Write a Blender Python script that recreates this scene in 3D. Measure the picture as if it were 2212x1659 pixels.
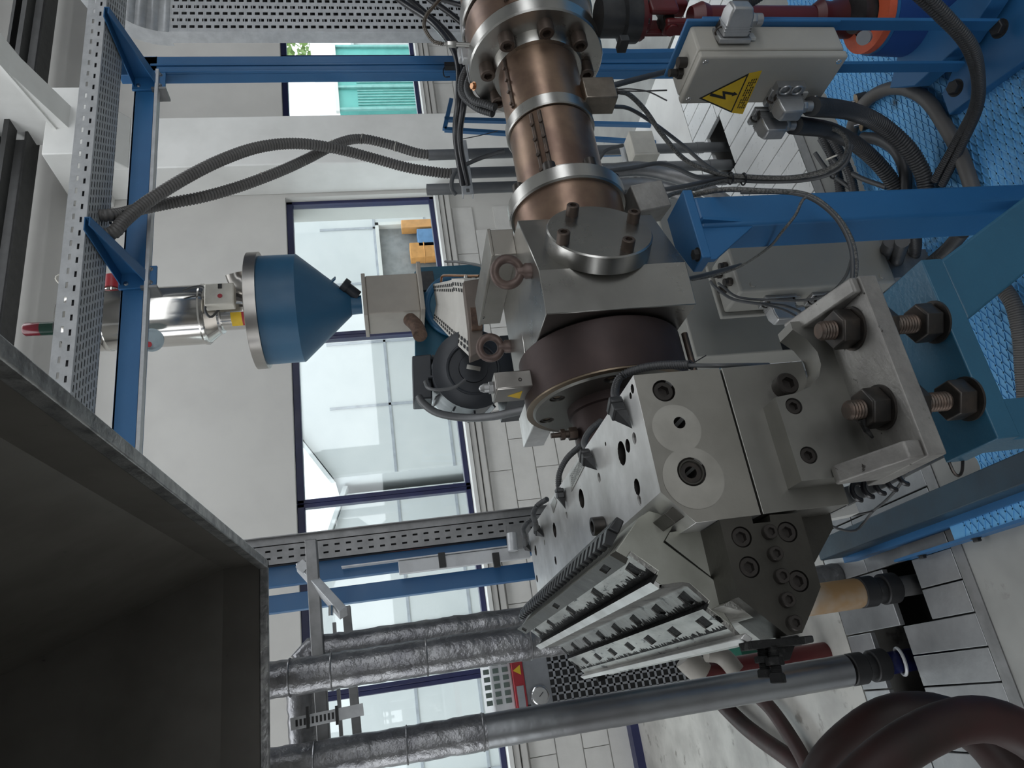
import bpy, bmesh, math, random
from mathutils import Vector, Matrix, Quaternion
random.seed(7)
sc = bpy.context.scene
for o in list(bpy.data.objects): bpy.data.objects.remove(o, do_unlink=True)

# ---------------------------------------------------------------- camera
# world: X along the window wall, Y towards the window wall, Z up (metres)
XC = Vector((3734, 608, -1600)).normalized()
UC = Vector((-744.5, 8744, 1600)); UC = (UC - UC.dot(XC)*XC).normalized()
YC = UC.cross(XC)
R = Matrix((XC, YC, UC))                      # world = R @ upright camera
CAM = Vector((0, 0, 1.7)); FPX = 1600.0
cam = bpy.data.cameras.new('camera'); camo = bpy.data.objects.new('camera', cam)
sc.collection.objects.link(camo); sc.camera = camo
c0, c1, c2 = (Vector(R.col[i]) for i in range(3))
M4 = Matrix((-c1, c0, c2)).transposed().to_4x4(); M4.translation = CAM   # the photograph is turned a quarter
camo.matrix_world = M4
cam.sensor_fit = 'HORIZONTAL'; cam.sensor_width = 36; cam.lens = FPX/2212*36
cam.clip_start = 0.02; cam.clip_end = 200
def P(px, py, **k):
    """point of the place seen at photo pixel (px,py) on the plane x=, y= or z="""
    d = R @ Vector((829.5-py, 1106-px, -FPX))
    (a, val), = k.items(); i = 'xyz'.index(a)
    return CAM + d*((val-CAM[i])/d[i])

# ---------------------------------------------------------------- sky, light, exposure
wd = bpy.data.worlds.new('sky'); sc.world = wd; wd.use_nodes = True
nt = wd.node_tree; bg = nt.nodes['Background']
bg.inputs['Color'].default_value = (0.93, 0.965, 1.0, 1); bg.inputs['Strength'].default_value = 1.0
sc.view_settings.view_transform = 'Standard'; sc.view_settings.look = 'None'
sc.view_settings.gamma = 1; sc.view_settings.exposure = 1.75; sc.view_settings.use_curve_mapping = False
def portal(loc, rot, sx, sy):
    l = bpy.data.lights.new('window_portal', 'AREA'); l.shape = 'RECTANGLE'; l.size = sx; l.size_y = sy
    l.cycles.is_portal = True
    o = bpy.data.objects.new('window_portal', l); o.location = loc; o.rotation_euler = rot; sc.collection.objects.link(o)
H = math.pi/2
portal((0.6, 6.5, 1.7), (-H, 0, 0), 8.3, 1.44)         # long window row
portal((7.2, 6.5, 1.7), (-H, 0, 0), 3.4, 1.44)         # second window row
portal((3, 3.4, 5.62), (0, 0, 0), 12, 2.4)             # unseen roof opening added to light the wall and tops
portal((-5.3, 2.7, 2.2), (0, -H, 0), 2.4, 5.0)         # gable windows
portal((3, -4.1, 2.6), (H, 0, 0), 14, 1.7)             # unseen openings added behind the camera for front fill

# ---------------------------------------------------------------- materials
MATS = {}
def mat(name, col, rough=.5, metal=0., col2=None, scale=8., lo=.4, hi=.65, bump=0., bscale=60., stretch=None,
        col3=None, s3=30., t3=.68, rvar=.12, coat=0., w3=.08):
    if name in MATS: return MATS[name]
    m = bpy.data.materials.new(name); m.use_nodes = True; n = m.node_tree.nodes; L = m.node_tree.links
    b = n['Principled BSDF']; b.inputs['Metallic'].default_value = metal
    if coat: b.inputs['Coat Weight'].default_value = coat
    tc = n.new('ShaderNodeTexCoord'); mp = n.new('ShaderNodeMapping'); L.new(tc.outputs['Object'], mp.inputs[0])
    if stretch: mp.inputs['Scale'].default_value = stretch
    def noise(s, d=4):
        t = n.new('ShaderNodeTexNoise'); t.inputs['Scale'].default_value = s; t.inputs['Detail'].default_value = d
        t.inputs['Roughness'].default_value = .6; L.new(mp.outputs[0], t.inputs['Vector']); return t
    def ramp(src, a, bb):
        r = n.new('ShaderNodeValToRGB'); r.color_ramp.elements[0].position = a; r.color_ramp.elements[1].position = bb
        L.new(src, r.inputs[0]); return r.outputs[0]
    def mix(fac, a, bb):
        x = n.new('ShaderNodeMix'); x.data_type = 'RGBA'
        L.new(fac, x.inputs[0])
        for s, v in ((6, a), (7, bb)):
            if hasattr(v, 'links'): L.new(v, x.inputs[s])
            else: x.inputs[s].default_value = (*v, 1)
        return x.outputs[2]
    c2 = col2 or tuple(c*.8 for c in col)
    n1 = noise(scale); f = ramp(n1.outputs['Fac'], lo, hi); cur = mix(f, col, c2)
    if col3:
        n3 = noise(s3, 6); cur = mix(ramp(n3.outputs['Fac'], t3, t3+w3), cur, col3)
    L.new(cur, b.inputs['Base Color'])
    mr = n.new('ShaderNodeMapRange'); mr.inputs[3].default_value = max(.03, rough-rvar); mr.inputs[4].default_value = min(1, rough+rvar)
    n2 = noise(scale*2.3); L.new(n2.outputs['Fac'], mr.inputs[0]); L.new(mr.outputs[0], b.inputs['Roughness'])
    if bump:
        nb = noise(bscale, 3); bp = n.new('ShaderNodeBump'); bp.inputs['Strength'].default_value = bump; bp.inputs['Distance'].default_value = .004
        L.new(nb.outputs['Fac'], bp.inputs['Height']); L.new(bp.outputs[0], b.inputs['Normal'])
    MATS[name] = m; return m
def srgb(r, g, b):
    f = lambda c: (c/255/12.92 if c/255 <= .04045 else ((c/255+.055)/1.055)**2.4)
    return (f(r), f(g), f(b))
WALLP = mat('wall_plaster', (.52, .51, .485), .85, 0, (.47, .46, .44), 1.4, bump=.12, bscale=40)
BLOCKM = mat('wall_block', (.58, .57, .545), .8, 0, (.5, .49, .47), 3, bump=.2, bscale=70)
WHITEP = mat('white_paint', (.68, .68, .66), .6, 0, (.6, .6, .58), 2)
CONC = mat('concrete_floor', (.3, .3, .285), .42, 0, (.21, .21, .2), 2.2, bump=.15, bscale=30, col3=(.2, .19, .18), s3=7, t3=.62)
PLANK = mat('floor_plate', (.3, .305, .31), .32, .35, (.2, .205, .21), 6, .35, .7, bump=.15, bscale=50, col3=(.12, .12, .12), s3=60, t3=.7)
PLANKW = mat('floor_plate_window_lit', (.76, .76, .75), .3, .1, (.66, .66, .65), 6, .35, .7, bump=.1, bscale=50, col3=(.2, .2, .2), s3=60, t3=.72)  # window-side plates, with the window light put into their colour
FLOORW = mat('painted_floor_lit', (.74, .73, .7), .4, 0, (.62, .61, .59), 2, bump=.1, bscale=30, col3=(.3, .29, .27), s3=6, t3=.66)  # pale floor paint, brightened further for the window light on it
BEAMD = mat('grimy_blue', (.012, .035, .055), .4, 0, (.01, .025, .04), 8, bump=.1)
PIT = mat('pit_dark', (.02, .02, .02), .8)
STEEL = mat('machined_steel', (.48, .47, .445), .3, 1, (.36, .35, .33), 5, .3, .75, bump=.03, bscale=150, rvar=.1)
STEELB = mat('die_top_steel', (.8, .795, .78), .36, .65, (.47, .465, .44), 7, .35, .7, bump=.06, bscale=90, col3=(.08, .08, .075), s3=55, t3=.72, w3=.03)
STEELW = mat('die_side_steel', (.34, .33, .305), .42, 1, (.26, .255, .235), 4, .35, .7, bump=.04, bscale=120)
STEELD = mat('grimy_steel', (.085, .08, .07), .45, .8, (.05, .048, .042), 6, .35, .65, bump=.1, bscale=70, col3=(.2, .19, .175), s3=16, t3=.68)
LIPM = mat('charred_lip_steel', (.5, .49, .46), .38, 1, (.24, .235, .22), 12, .35, .7, bump=.25, bscale=80, stretch=(2, .5, 2), col3=(.025, .025, .025), s3=30, t3=.6, w3=.05)
CHAR_SHADE = mat('black_char_shade', (.018, .018, .018), .6, 0, (.06, .06, .058), 60, .55, .7, bump=.5, bscale=120)  # baked-on char; also the shade colour of the recess plugs
CHAR_SHADE.node_tree.nodes['Principled BSDF'].inputs['Specular IOR Level'].default_value = .1
CAPM = mat('cap_black', (.03, .031, .033), .42, .3, (.05, .05, .05), 20)
BROWN = mat('heater_brown', (.3, .205, .145), .38, .85, (.17, .11, .085), 7, .35, .65, bump=.06, bscale=60, col3=(.32, .25, .17), s3=5, t3=.58, w3=.2)
BROWND = mat('ring_brown', (.06, .04, .037), .55, .6, (.04, .028, .027), 6, .35, .65, bump=.06, bscale=70, col3=(.3, .26, .22), s3=40, t3=.75)
BOLT = mat('black_oxide', (.045, .042, .04), .42, .7, (.08, .065, .055), 30, .45, .7)
BOLTB = mat('rusty_bolt', (.08, .065, .055), .5, .7, (.13, .09, .07), 40, .4, .7, bump=.15, bscale=150)
RUST = mat('rusted_steel', (.13, .08, .055), .75, .2, (.06, .035, .025), 35, .4, .65, bump=.4, bscale=200)
EYEM = mat('eye_bolt_brown', (.1, .07, .062), .5, .5, (.14, .1, .085), 30)
GRIT = mat('crusty_bracket', (.33, .32, .3), .6, .6, (.22, .21, .2), 16, .35, .65, bump=.3, bscale=90, col3=(.05, .045, .04), s3=45, t3=.66, w3=.03)
BLUE = mat('blue_paint', (.024, .125, .29), .42, 0, (.02, .108, .255), 3, bump=.06, bscale=90)
NAVY = mat('navy_frame', (.012, .016, .07), .35, 0, (.01, .012, .05), 3)
BLUEW = mat('worn_blue_paint', (.024, .11, .185), .4, 0, (.02, .09, .155), 5, bump=.2, bscale=110, col3=(.2, .17, .14), s3=11, t3=.72, w3=.02)
CHECK = mat('checker_blue', (.15, .43, .74), .4, .1, (.1, .33, .62), 6, .4, .7, col3=(.03, .05, .07), s3=9, t3=.62, w3=.12)
HOPB = mat('hopper_blue', (.022, .105, .2), .42, 0, (.019, .092, .18), 4)
TEAL = mat('teal_machine', (.012, .1, .16), .4)
BEIGE = mat('box_beige', (.36, .34, .3), .45, 0, (.32, .305, .27), 5, bump=.05, bscale=200, col3=(.2, .18, .16), s3=7, t3=.72, w3=.1)
GREYBOX = mat('box_grey', (.27, .265, .24), .45, 0, (.24, .235, .215), 4, bump=.05, bscale=200)
CREAM = mat('cream_plastic', (.6, .57, .5), .5)
ALU = mat('cast_aluminium', (.42, .42, .42), .42, .8, (.36, .36, .36), 20)
GALV = mat('galvanised', (.56, .57, .58), .42, .25, (.46, .47, .48), 25, .35, .65)
GALVD = mat('galvanised_dull', (.26, .26, .26), .5, .7, (.2, .2, .2), 12)
INOX = mat('stainless', (.62, .6, .57), .16, 1, (.56, .54, .5), 3, rvar=.05)
INOXD = mat('stainless_dull', (.38, .36, .335), .32, 1, (.33, .31, .29), 6)
FOIL = mat('foil_wrap', (.26, .26, .265), .36, .8, (.17, .17, .18), 14, bump=1.0, bscale=34, rvar=.12)
FOILS = mat('foil_smooth', (.3, .31, .32), .34, .9, (.25, .25, .26), 5, bump=.25, bscale=20)
KRAFT = mat('stained_lagging', (.36, .22, .1), .6, .2, (.45, .4, .34), 4, .4, .6)
HOSE = mat('hose_grey', (.042, .043, .045), .45, 0, (.03, .03, .032), 6)
HOSEL = mat('hose_light_grey', (.11, .105, .1), .5, 0, (.09, .085, .08), 6)
CABLE = mat('cable_grey', (.075, .077, .08), .45)
CABLEB = mat('cable_black', (.012, .012, .015), .3)
BRAID = mat('braided_cable', (.17, .165, .155), .5, .3, (.07, .07, .065), 250, .45, .55, bump=.4, bscale=400)
SPRING = mat('spring_conduit', (.12, .105, .09), .35, .8)
PVC = mat('conduit_pvc', (.15, .155, .16), .4)
RUBBER = mat('rubber_black', (.015, .015, .016), .55)
REDP = mat('dark_red_paint', (.1, .011, .012), .42, 0, (.06, .008, .009), 5)
REDH = mat('red_brown_hose', (.035, .011, .01), .55, 0, (.02, .011, .009), 9, .35, .65, col3=(.1, .016, .016), s3=6, t3=.68)
ORANGE = mat('orange_ring', (.62, .11, .045), .5, 0, (.42, .075, .03), 14, .45, .7)
HOODM = mat('hood_sheet', (.17, .158, .14), .45, .35, (.13, .12, .105), 4, bump=.05, bscale=40, col3=(.03, .03, .03), s3=22, t3=.7)
RIMM = mat('hood_rim_steel', (.42, .42, .41), .4, .9, (.2, .2, .2), 30, .4, .65, bump=.3, bscale=90)
GLASSY = mat('gauge_face', (.45, .45, .44), .2)
YELLOW = mat('sign_yellow', (.72, .47, .02), .4)
BLACK = mat('black_print', (.01, .01, .01), .5)
DARKG = mat('motor_dark_grey', (.028, .031, .037), .4, .2)
WHITEU = mat('unit_white', (.62, .63, .64), .4)
GREYU = mat('unit_grey', (.3, .31, .325), .4)
REDU = mat('unit_red', (.36, .02, .03), .4)
PALE = mat('pale_cover', (.5, .48, .44), .5, 0, (.44, .42, .385), 4)
TAN = mat('tan_casting', (.38, .345, .3), .55, 0, (.33, .3, .26), 4)
CHROME = mat('chrome', (.7, .7, .7), .15, 1)
def glass():
    m = bpy.data.materials.new('window_glass'); m.use_nodes = True; n = m.node_tree.nodes; L = m.node_tree.links
    n.remove(n['Principled BSDF']); t = n.new('ShaderNodeBsdfTransparent'); t.inputs[0].default_value = (.93, .97, .97, 1)
    g = n.new('ShaderNodeBsdfGlossy'); g.inputs['Roughness'].default_value = .02; x = n.new('ShaderNodeMixShader')
    x.inputs[0].default_value = .05
    L.new(t.outputs[0], x.inputs[1]); L.new(g.outputs[0], x.inputs[2])
    L.new(x.outputs[0], n['Material Output'].inputs[0]); return m
GLASS = glass()

# ---------------------------------------------------------------- mesh helpers
COL = sc.collection
def V(*a): return Vector(a[0]) if len(a) == 1 else Vector(a)
def frame(ax):
    ax = Vector(ax).normalized(); t = Vector((0, 0, 1)) if abs(ax.z) < .9 else Vector((1, 0, 0))
    u = t.cross(ax).normalized(); return u, ax.cross(u).normalized(), ax
class MB:
    def __init__(s): s.v = []; s.f = []
    def add(s, vs, fs):
        b = len(s.v); s.v += [tuple(x) for x in vs]; s.f += [tuple(i+b for i in f) for f in fs]; return s
    def box(s, x0, x1, y0, y1, z0, z1):
        return s.add([(x, y, z) for z in (z0, z1) for x, y in ((x0, y0), (x1, y0), (x1, y1), (x0, y1))],
                     [(3, 2, 1, 0), (4, 5, 6, 7), (0, 1, 5, 4), (1, 2, 6, 5), (2, 3, 7, 6), (3, 0, 4, 7)])
    def obox(s, c, a, b, d):
        c, a, b, d = Vector(c), Vector(a), Vector(b), Vector(d)
        return s.add([c+i*a+j*b+k*d for k in (-1, 1) for i, j in ((-1, -1), (1, -1), (1, 1), (-1, 1))],
                     [(3, 2, 1, 0), (4, 5, 6, 7), (0, 1, 5, 4), (1, 2, 6, 5), (2, 3, 7, 6), (3, 0, 4, 7)])
    def bar(s, p, q, w, h, up=(0, 0, 1)):
        p, q = Vector(p), Vector(q); d = (q-p); a = d.normalized(); u = Vector(up); b = a.cross(u)
        if b.length < 1e-4: b = a.cross(Vector((1, 0, 0)))
        b.normalize(); c = b.cross(a)
        return s.obox((p+q)/2, d/2, b*w/2, c*h/2)
    def prism(s, pts, vec):
        pts = [Vector(p) for p in pts]; vec = Vector(vec); n = len(pts)
        return s.add(pts+[p+vec for p in pts], [tuple(range(n-1, -1, -1)), tuple(range(n, 2*n))] + [(i, (i+1) % n, n+(i+1) % n, n+i) for i in range(n)])
    def lathe(s, p, ax, prof, n=28, cap=True, ph=0):
        u, w, a = frame(ax); p = Vector(p); vs = []
        for t, r in prof:
            for k in range(n):
                th = 2*math.pi*k/n+ph; vs.append(p+a*t+(u*math.cos(th)+w*math.sin(th))*r)
        m = len(prof); fs = [(i*n+k, i*n+(k+1) % n, (i+1)*n+(k+1) % n, (i+1)*n+k) for i in range(m-1) for k in range(n)]
        if cap: fs += [tuple(range(n-1, -1, -1)), tuple(range((m-1)*n, m*n))]
        return s.add(vs, fs)
    def cyl(s, p, q, r, r1=None, n=24, cap=True):
        p, q = Vector(p), Vector(q); return s.lathe(p, q-p, [(0, r), ((q-p).length, r if r1 is None else r1)], n, cap)
    def hexa(s, p, q, r):
        p, q = Vector(p), Vector(q); L = (q-p).length; return s.lathe(p, q-p, [(0, r*.93), (L*.08, r), (L*.92, r), (L, r*.93)], 6)
    def tube(s, pts, rad, n=10, cap=True):
        pts = [Vector(p) for p in pts]; m = len(pts); rr = rad if isinstance(rad, (list, tuple)) else [rad]*m
        T = [(pts[min(i+1, m-1)]-pts[max(i-1, 0)]).normalized() for i in range(m)]
        u = frame(T[0])[0]; vs = []
        for i in range(m):
            if i:
                ax = T[i-1].cross(T[i])
                if ax.length > 1e-7: u = Quaternion(ax.normalized(), T[i-1].angle(T[i])) @ u
            u = (u-u.dot(T[i])*T[i]).normalized(); w = T[i].cross(u)
            for k in range(n):
                th = 2*math.pi*k/n; vs.append(pts[i]+(u*math.cos(th)+w*math.sin(th))*rr[i])
        fs = [(i*n+k, i*n+(k+1) % n, (i+1)*n+(k+1) % n, (i+1)*n+k) for i in range(m-1) for k in range(n)]
        if cap: fs += [tuple(range(n-1, -1, -1)), tuple(range((m-1)*n, m*n))]
        return s.add(vs, fs)
    def torus(s, c, ax, Rr, r, n=28, m=10, a0=0, a1=2*math.pi, rz=1):
        u, w, a = frame(ax); c = Vector(c); full = abs(a1-a0-2*math.pi) < 1e-6; N = n if full else n+1; vs = []
        for i in range(N):
            th = a0+(a1-a0)*i/n; d = u*math.cos(th)+w*math.sin(th)
            for k in range(m):
                ph = 2*math.pi*k/m; vs.append(c+d*(Rr+r*math.cos(ph))+a*r*rz*math.sin(ph))
        return s.add(vs, [(i*m+k, i*m+(k+1) % m, ((i+1) % N)*m+(k+1) % m, ((i+1) % N)*m+k) for i in range(n) for k in range(m)])
    def mesh(s, name, mt, smooth=40):
        me = bpy.data.meshes.new(name); me.from_pydata(s.v, [], s.f)
        bm = bmesh.new(); bm.from_mesh(me); bmesh.ops.recalc_face_normals(bm, faces=bm.faces); bm.to_mesh(me); bm.free()
        if mt: me.materials.append(mt)
        if smooth:
            me.shade_smooth(); me.set_sharp_from_angle(angle=math.radians(smooth))
        return me
WM = {}
def link(o, parent=None, M=None):
    COL.objects.link(o); M = M or Matrix.Identity(4); WM[o.name] = M
    if parent is not None:
        o.parent = parent; o.matrix_parent_inverse = WM[parent.name].inverted()
    o.matrix_basis = M; return o
def obj(name, mb, mt, parent=None, bevel=0, smooth=40, M=None, kind=None, seg=2):
    me = mb if isinstance(mb, bpy.types.Mesh) else mb.mesh(name, mt, smooth)
    o = link(bpy.data.objects.new(name, me), parent, M)
    if bevel:
        b = o.modifiers.new('edge', 'BEVEL'); b.width = bevel; b.segments = seg; b.limit_method = 'ANGLE'; b.angle_limit = math.radians(35); b.harden_normals = False
    if kind: o['kind'] = kind
    return o
def tag(o, label, cat, group=None):
    o['label'] = label; o['category'] = cat
    if group: o['group'] = group
    return o
def thing(name, label, cat, loc=(0, 0, 0), group=None):
    o = bpy.data.objects.new(name, None); o.empty_display_size = .1
    link(o, None, Matrix.Translation(Vector(loc))); return tag(o, label, cat, group)
def struct(name, mb, mt, parent=None, **k):
    o = obj(name, mb, mt, parent, **k)
    if parent is None: o['kind'] = 'structure'
    return o
def cut(o, mb, ang=35):
    """cut real recesses into a part"""
    co = bpy.data.objects.new('cutter', mb.mesh('cutter', None, 0)); COL.objects.link(co)
    m = o.modifiers.new('cut', 'BOOLEAN'); m.object = co; m.solver = 'EXACT'; m.use_self = True; m.operation = 'DIFFERENCE'
    bpy.context.view_layer.update()
    dg = bpy.context.evaluated_depsgraph_get(); me = bpy.data.meshes.new_from_object(o.evaluated_get(dg))
    o.modifiers.clear(); o.data = me; bpy.data.objects.remove(co, do_unlink=True)
    me.shade_smooth(); me.set_sharp_from_angle(angle=math.radians(ang))
def axM(p, ax, s=1., roll=0.):
    u, w, a = frame(ax); m = Matrix((u, w, a)).transposed().to_4x4(); m.translation = Vector(p)
    return m @ Matrix.Rotation(roll, 4, 'Z') @ Matrix.Diagonal((s, s, s, 1)) if not isinstance(s, tuple) else m @ Matrix.Rotation(roll, 4, 'Z') @ Matrix.Diagonal((*s, 1))
def capmesh(h=1.1, sock=.58, depth=.6):
    """unit socket-head screw: radius 1, axis +Z, head height h"""
    mb = MB(); n = 24; m = 6
    def ring(r, z, k=n): return [(r*math.cos(2*math.pi*i/k), r*math.sin(2*math.pi*i/k), z) for i in range(k)]
    vs = ring(1, 0)+ring(1, h-.12)+ring(.9, h)
    hexr = []
    for i in range(n):
        a = 2*math.pi*i/n; ap = (a % (math.pi/3))-math.pi/6; rr = sock*math.cos(math.pi/6)/math.cos(ap); hexr.append((rr*math.cos(a), rr*math.sin(a)))
    vs += [(x, y, h) for x, y in hexr]+[(x, y, h-depth) for x, y in hexr]
    fs = [(j*n+i, j*n+(i+1) % n, (j+1)*n+(i+1) % n, (j+1)*n+i) for j in range(4) for i in range(n)]+[tuple(range(4*n, 5*n))]
    mb.add(vs, fs); return mb
CAPS = {}
def cap(p, ax, r, parent, name='cap_screw', h=1.1, mt=BOLT, roll=0.):
    k = (h, mt.name)
    if k not in CAPS: CAPS[k] = capmesh(h).mesh('cap_screw', mt, 35)
    return obj(name, CAPS[k], None, parent, M=axM(p, ax, r, roll))
HEXS = {}
def hexbolt(p, ax, r, parent, name='hex_bolt', h=.8, mt=BOLT, washer=True):
    k = (h, mt.name, washer)
    if k not in HEXS:
        mb = MB()
        if washer: mb.lathe((0, 0, 0), (0, 0, 1), [(0, 1.25), (.12, 1.25)], 20)
        mb.lathe((0, 0, .12), (0, 0, 1), [(0, 1), (h*.85, 1), (h, .88)], 6); HEXS[k] = mb.mesh('hex_bolt', mt, 35)
    return obj(name, HEXS[k], None, parent, M=axM(p, ax, r))
def smoothpath(pts, step=.01):
    """Catmull-Rom through the points, resampled evenly"""
    pts = [Vector(p) for p in pts]; q = [pts[0]*2-pts[1]]+pts+[pts[-1]*2-pts[-2]]; out = []
    for i in range(1, len(q)-2):
        a, b, c, d = q[i-1:i+3]; n = max(4, int((c-b).length/step*2))
        for k in range(n):
            t = k/n; out.append(.5*((2*b)+(c-a)*t+(2*a-5*b+4*c-d)*t*t+(3*b-a-3*c+d)*t**3))
    out.append(pts[-1]); res = [out[0]]; acc = 0
    for i in range(1, len(out)):
        seg = (out[i]-out[i-1]).length; p0 = out[i-1]
        while acc+seg >= step:
            t = (step-acc)/seg; p0 = p0.lerp(out[i], t); res.append(p0.copy()); seg = (out[i]-p0).length; acc = 0
        acc += seg
    res.append(out[-1]); return res
def px(pts):
    """photo pixels with the distance Y of each -> points"""
    return [P(a, b, y=y) for a, b, y in pts]
def cable(name, pts, r, mt, label=None, cat='cable', parent=None, group=None, n=8, step=.012):
    mb = MB().tube(smoothpath(pts, step), r, n); o = obj(name, mb, mt, parent, smooth=60)
    if label: tag(o, label, cat, group)
    return o
def corr(pts, r, pitch, depth=.08, n=12):
    q = smoothpath(pts, pitch/4); pat = (1, 1-depth*.5, 1-depth*1.6, 1-depth*.5)
    return MB().tube(q, [r*pat[i % 4] for i in range(len(q))], n)
def hose(name, pts, r, pitch, mt, label, cat='hose', parent=None, group=None, depth=.07, n=12):
    o = obj(name, corr(pts, r, pitch, depth, n), mt, parent, smooth=70)
    if label: tag(o, label, cat, group)
    return o
def slotted(mb, o, eu, ev, L, cols, rows):
    """sheet in the plane o + a*eu + b*ev; rows = [(b0,b1,fraction,offset or None)], cols = number of slots along L"""
    o, eu, ev = Vector(o), Vector(eu), Vector(ev); p = L/cols
    q = lambda a0, a1, b0, b1: mb.add([o+eu*a0+ev*b0, o+eu*a1+ev*b0, o+eu*a1+ev*b1, o+eu*a0+ev*b1], [(0, 1, 2, 3)])
    for b0, b1, fr, off in rows:
        if not fr: q(0, L, b0, b1); continue
        a = 0
        for i in range(cols):
            s0 = (i+off)*p; s1 = min(L, s0+fr*p)
            if s0 >= L: break
            if s0 > a: q(a, s0, b0, b1)
            a = s1
        if a < L: q(a, L, b0, b1)
    return mb
def solid(o, t):
    m = o.modifiers.new('sheet', 'SOLIDIFY'); m.thickness = t; m.offset = 0; return o
# ================================================================ the setting
WY = 6.03
mb = MB()
WINS = [(-3.5, 4.76), (5.45, 8.9)]
def wallrow(z0, z1, spans):
    x = -5.3
    for a, b in spans: mb.box(x, a, WY, WY+.4, z0, z1); x = b
    mb.box(x, 11, WY, WY+.4, z0, z1)
mb.box(-5.3, 11, WY, WY+.4, -.3, .98); wallrow(.98, 2.42, WINS); mb.box(-5.3, 11, WY, WY+.4, 2.42, 5.6)
wall = struct('wall_back', mb, WALLP)
blk = MB().box(-.272, .272, 0, .014, 0, .196).mesh('wall_block', BLOCKM, 0)
for r in range(4):
    for i in range(20):
        x = -2.6+i*.55+(.275 if r % 2 else 0)
        if 4.5 < x < 5.7: continue
        o = obj('wall_block', blk, None, wall, M=Matrix.Translation((x, WY-.014, .012+r*.205)))
mb = MB().box(4.8, 5.38, 5.6, WY, 0, 4.0).box(4.72, 5.46, 5.3, WY, 3.95, 4.28).prism([(4.8, 5.6, 3.7), (4.8, 5.3, 3.97), (4.8, 5.6, 3.97)], (.58, 0, 0))
struct('trim_1', mb, WHITEP, bevel=.01)['label'] = 'pale pilaster with corbel between the two window rows'
mb = MB()
for a, b in WINS:
    mb.box(a-.05, b+.03 if b > 5 else b, 5.95, 6.12, .95, .985)
struct('trim_2', mb, WHITEP, bevel=.004)
mb = MB()
for a, b in ((-4, 4.78), (5.4, 9)):
    mb.box(a, b, 5.965, WY, .9, .945); mb.box(a, b, 5.975, WY, .84, .89)
struct('trim_3', mb, WALLP, bevel=.005)
bars = [-3.5, -2.78, -1.27, .235, 1.722, 3.258, 4.76]; bays = list(zip(bars[:-1], bars[1:]))+[(5.45, 6.68), (6.68, 7.9), (7.9, 8.9)]
pane_n = 0
for x0, x1 in bays:
    pane_n += 1; w = .035; y0, y1 = 6.1, 6.18
    mb = MB().box(x0, x0+w, y0, y1, .985, 2.42).box(x1-w, x1, y0, y1, .985, 2.42).box(x0, x1, y0, y1, .985, 1.03).box(x0, x1, y0, y1, 2.36, 2.42)
    wf = struct('window_%d' % pane_n, mb, NAVY, bevel=.006)
    obj('pane', MB().box(x0+w, x1-w, 6.135, 6.145, 1.03, 2.36), GLASS, wf)
# other walls and roof of the hall (gable windows; roof and rear openings added for fill)
mb = MB().box(-5.7, -5.3, -4, .2, -.3, 5.6).box(-5.7, -5.3, 5.2, 6.43, -.3, 5.6).box(-5.7, -5.3, .2, 5.2, -.3, 1).box(-5.7, -5.3, .2, 5.2, 3.4, 5.6)
struct('wall_left', mb, WALLP)
struct('wall_rear', MB().box(-5.7, 11.4, -4.4, -4, -.3, 1.75).box(-5.7, 11.4, -4.4, -4, 3.45, 5.6).box(-5.7, -4, -4.4, -4, 1.75, 3.45).box(10, 11.4, -4.4, -4, 1.75, 3.45), mat('rear_wall_grey', (.22, .22, .22), .8))  # window strip in this unseen wall added as front fill
struct('wall_right', MB().box(11, 11.4, -4, 6.43, -.3, 5.6), mat('far_wall_blue_grey', (.09, .11, .15), .7))  # unseen wall coloured dark to deepen reflections in the steel block
mb = MB()
for a, b in ((-4.4, 2.2), (4.6, 6.43)): mb.box(-5.7, 11.4, a, b, 5.6, 5.8)
for a, b in ((2.2, 4.6),): mb.box(-5.7, -3, a, b, 5.6, 5.8); mb.box(9, 11.4, a, b, 5.6, 5.8)  # gap left as the added roof opening
struct('ceiling', mb, WHITEP)
# floor slab with the cable pit, and the plates that cover it
PX0, PX1, PY0, PY1 = -.75, 3.1, 2.1, 2.82
mb = MB().box(-5.3, PX0, -4, WY, -.25, 0).box(PX1, 11, -4, WY, -.25, 0).box(PX0, PX1, -4, PY0, -.25, 0)
floor = struct('floor', mb, CONC)
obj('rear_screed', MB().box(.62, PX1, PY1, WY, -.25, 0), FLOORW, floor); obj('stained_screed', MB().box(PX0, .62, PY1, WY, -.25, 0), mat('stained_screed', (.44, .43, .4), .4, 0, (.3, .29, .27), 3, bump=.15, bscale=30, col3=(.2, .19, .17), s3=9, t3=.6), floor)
obj('pit_bottom', MB().box(PX0, PX1, PY0, PY1, -.3, -.25), PIT, floor)
w = .098; i = 0; x = PX0+.006
pln = {}
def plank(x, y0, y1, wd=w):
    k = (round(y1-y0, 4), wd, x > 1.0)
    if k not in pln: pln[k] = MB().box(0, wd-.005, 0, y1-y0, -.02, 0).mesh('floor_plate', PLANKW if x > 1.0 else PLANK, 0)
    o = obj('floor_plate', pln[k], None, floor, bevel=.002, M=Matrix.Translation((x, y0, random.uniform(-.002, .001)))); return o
while x+w < PX1:
    c = x+w/2
    if -.22 < c < .02: plank(x, PY0+.004, 2.46); plank(x, 2.66, PY1-.004)
    elif .02 <= c < .22: plank(x, PY0+.004, 2.3); plank(x, 2.47, PY1-.004)
    elif 2.1 < c < 2.35: plank(x, PY0+.004, 2.53); plank(x, 2.69, PY1-.004)
    else: plank(x, PY0+.004, 2.55); plank(x, 2.556, PY1-.004)
    x += w
mb = MB().box(PX0-.04, PX1+.04, PY0-.05, PY0-.006, 0, .004)
obj('pit_edge_strip', mb, GALVD, floor)
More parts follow.
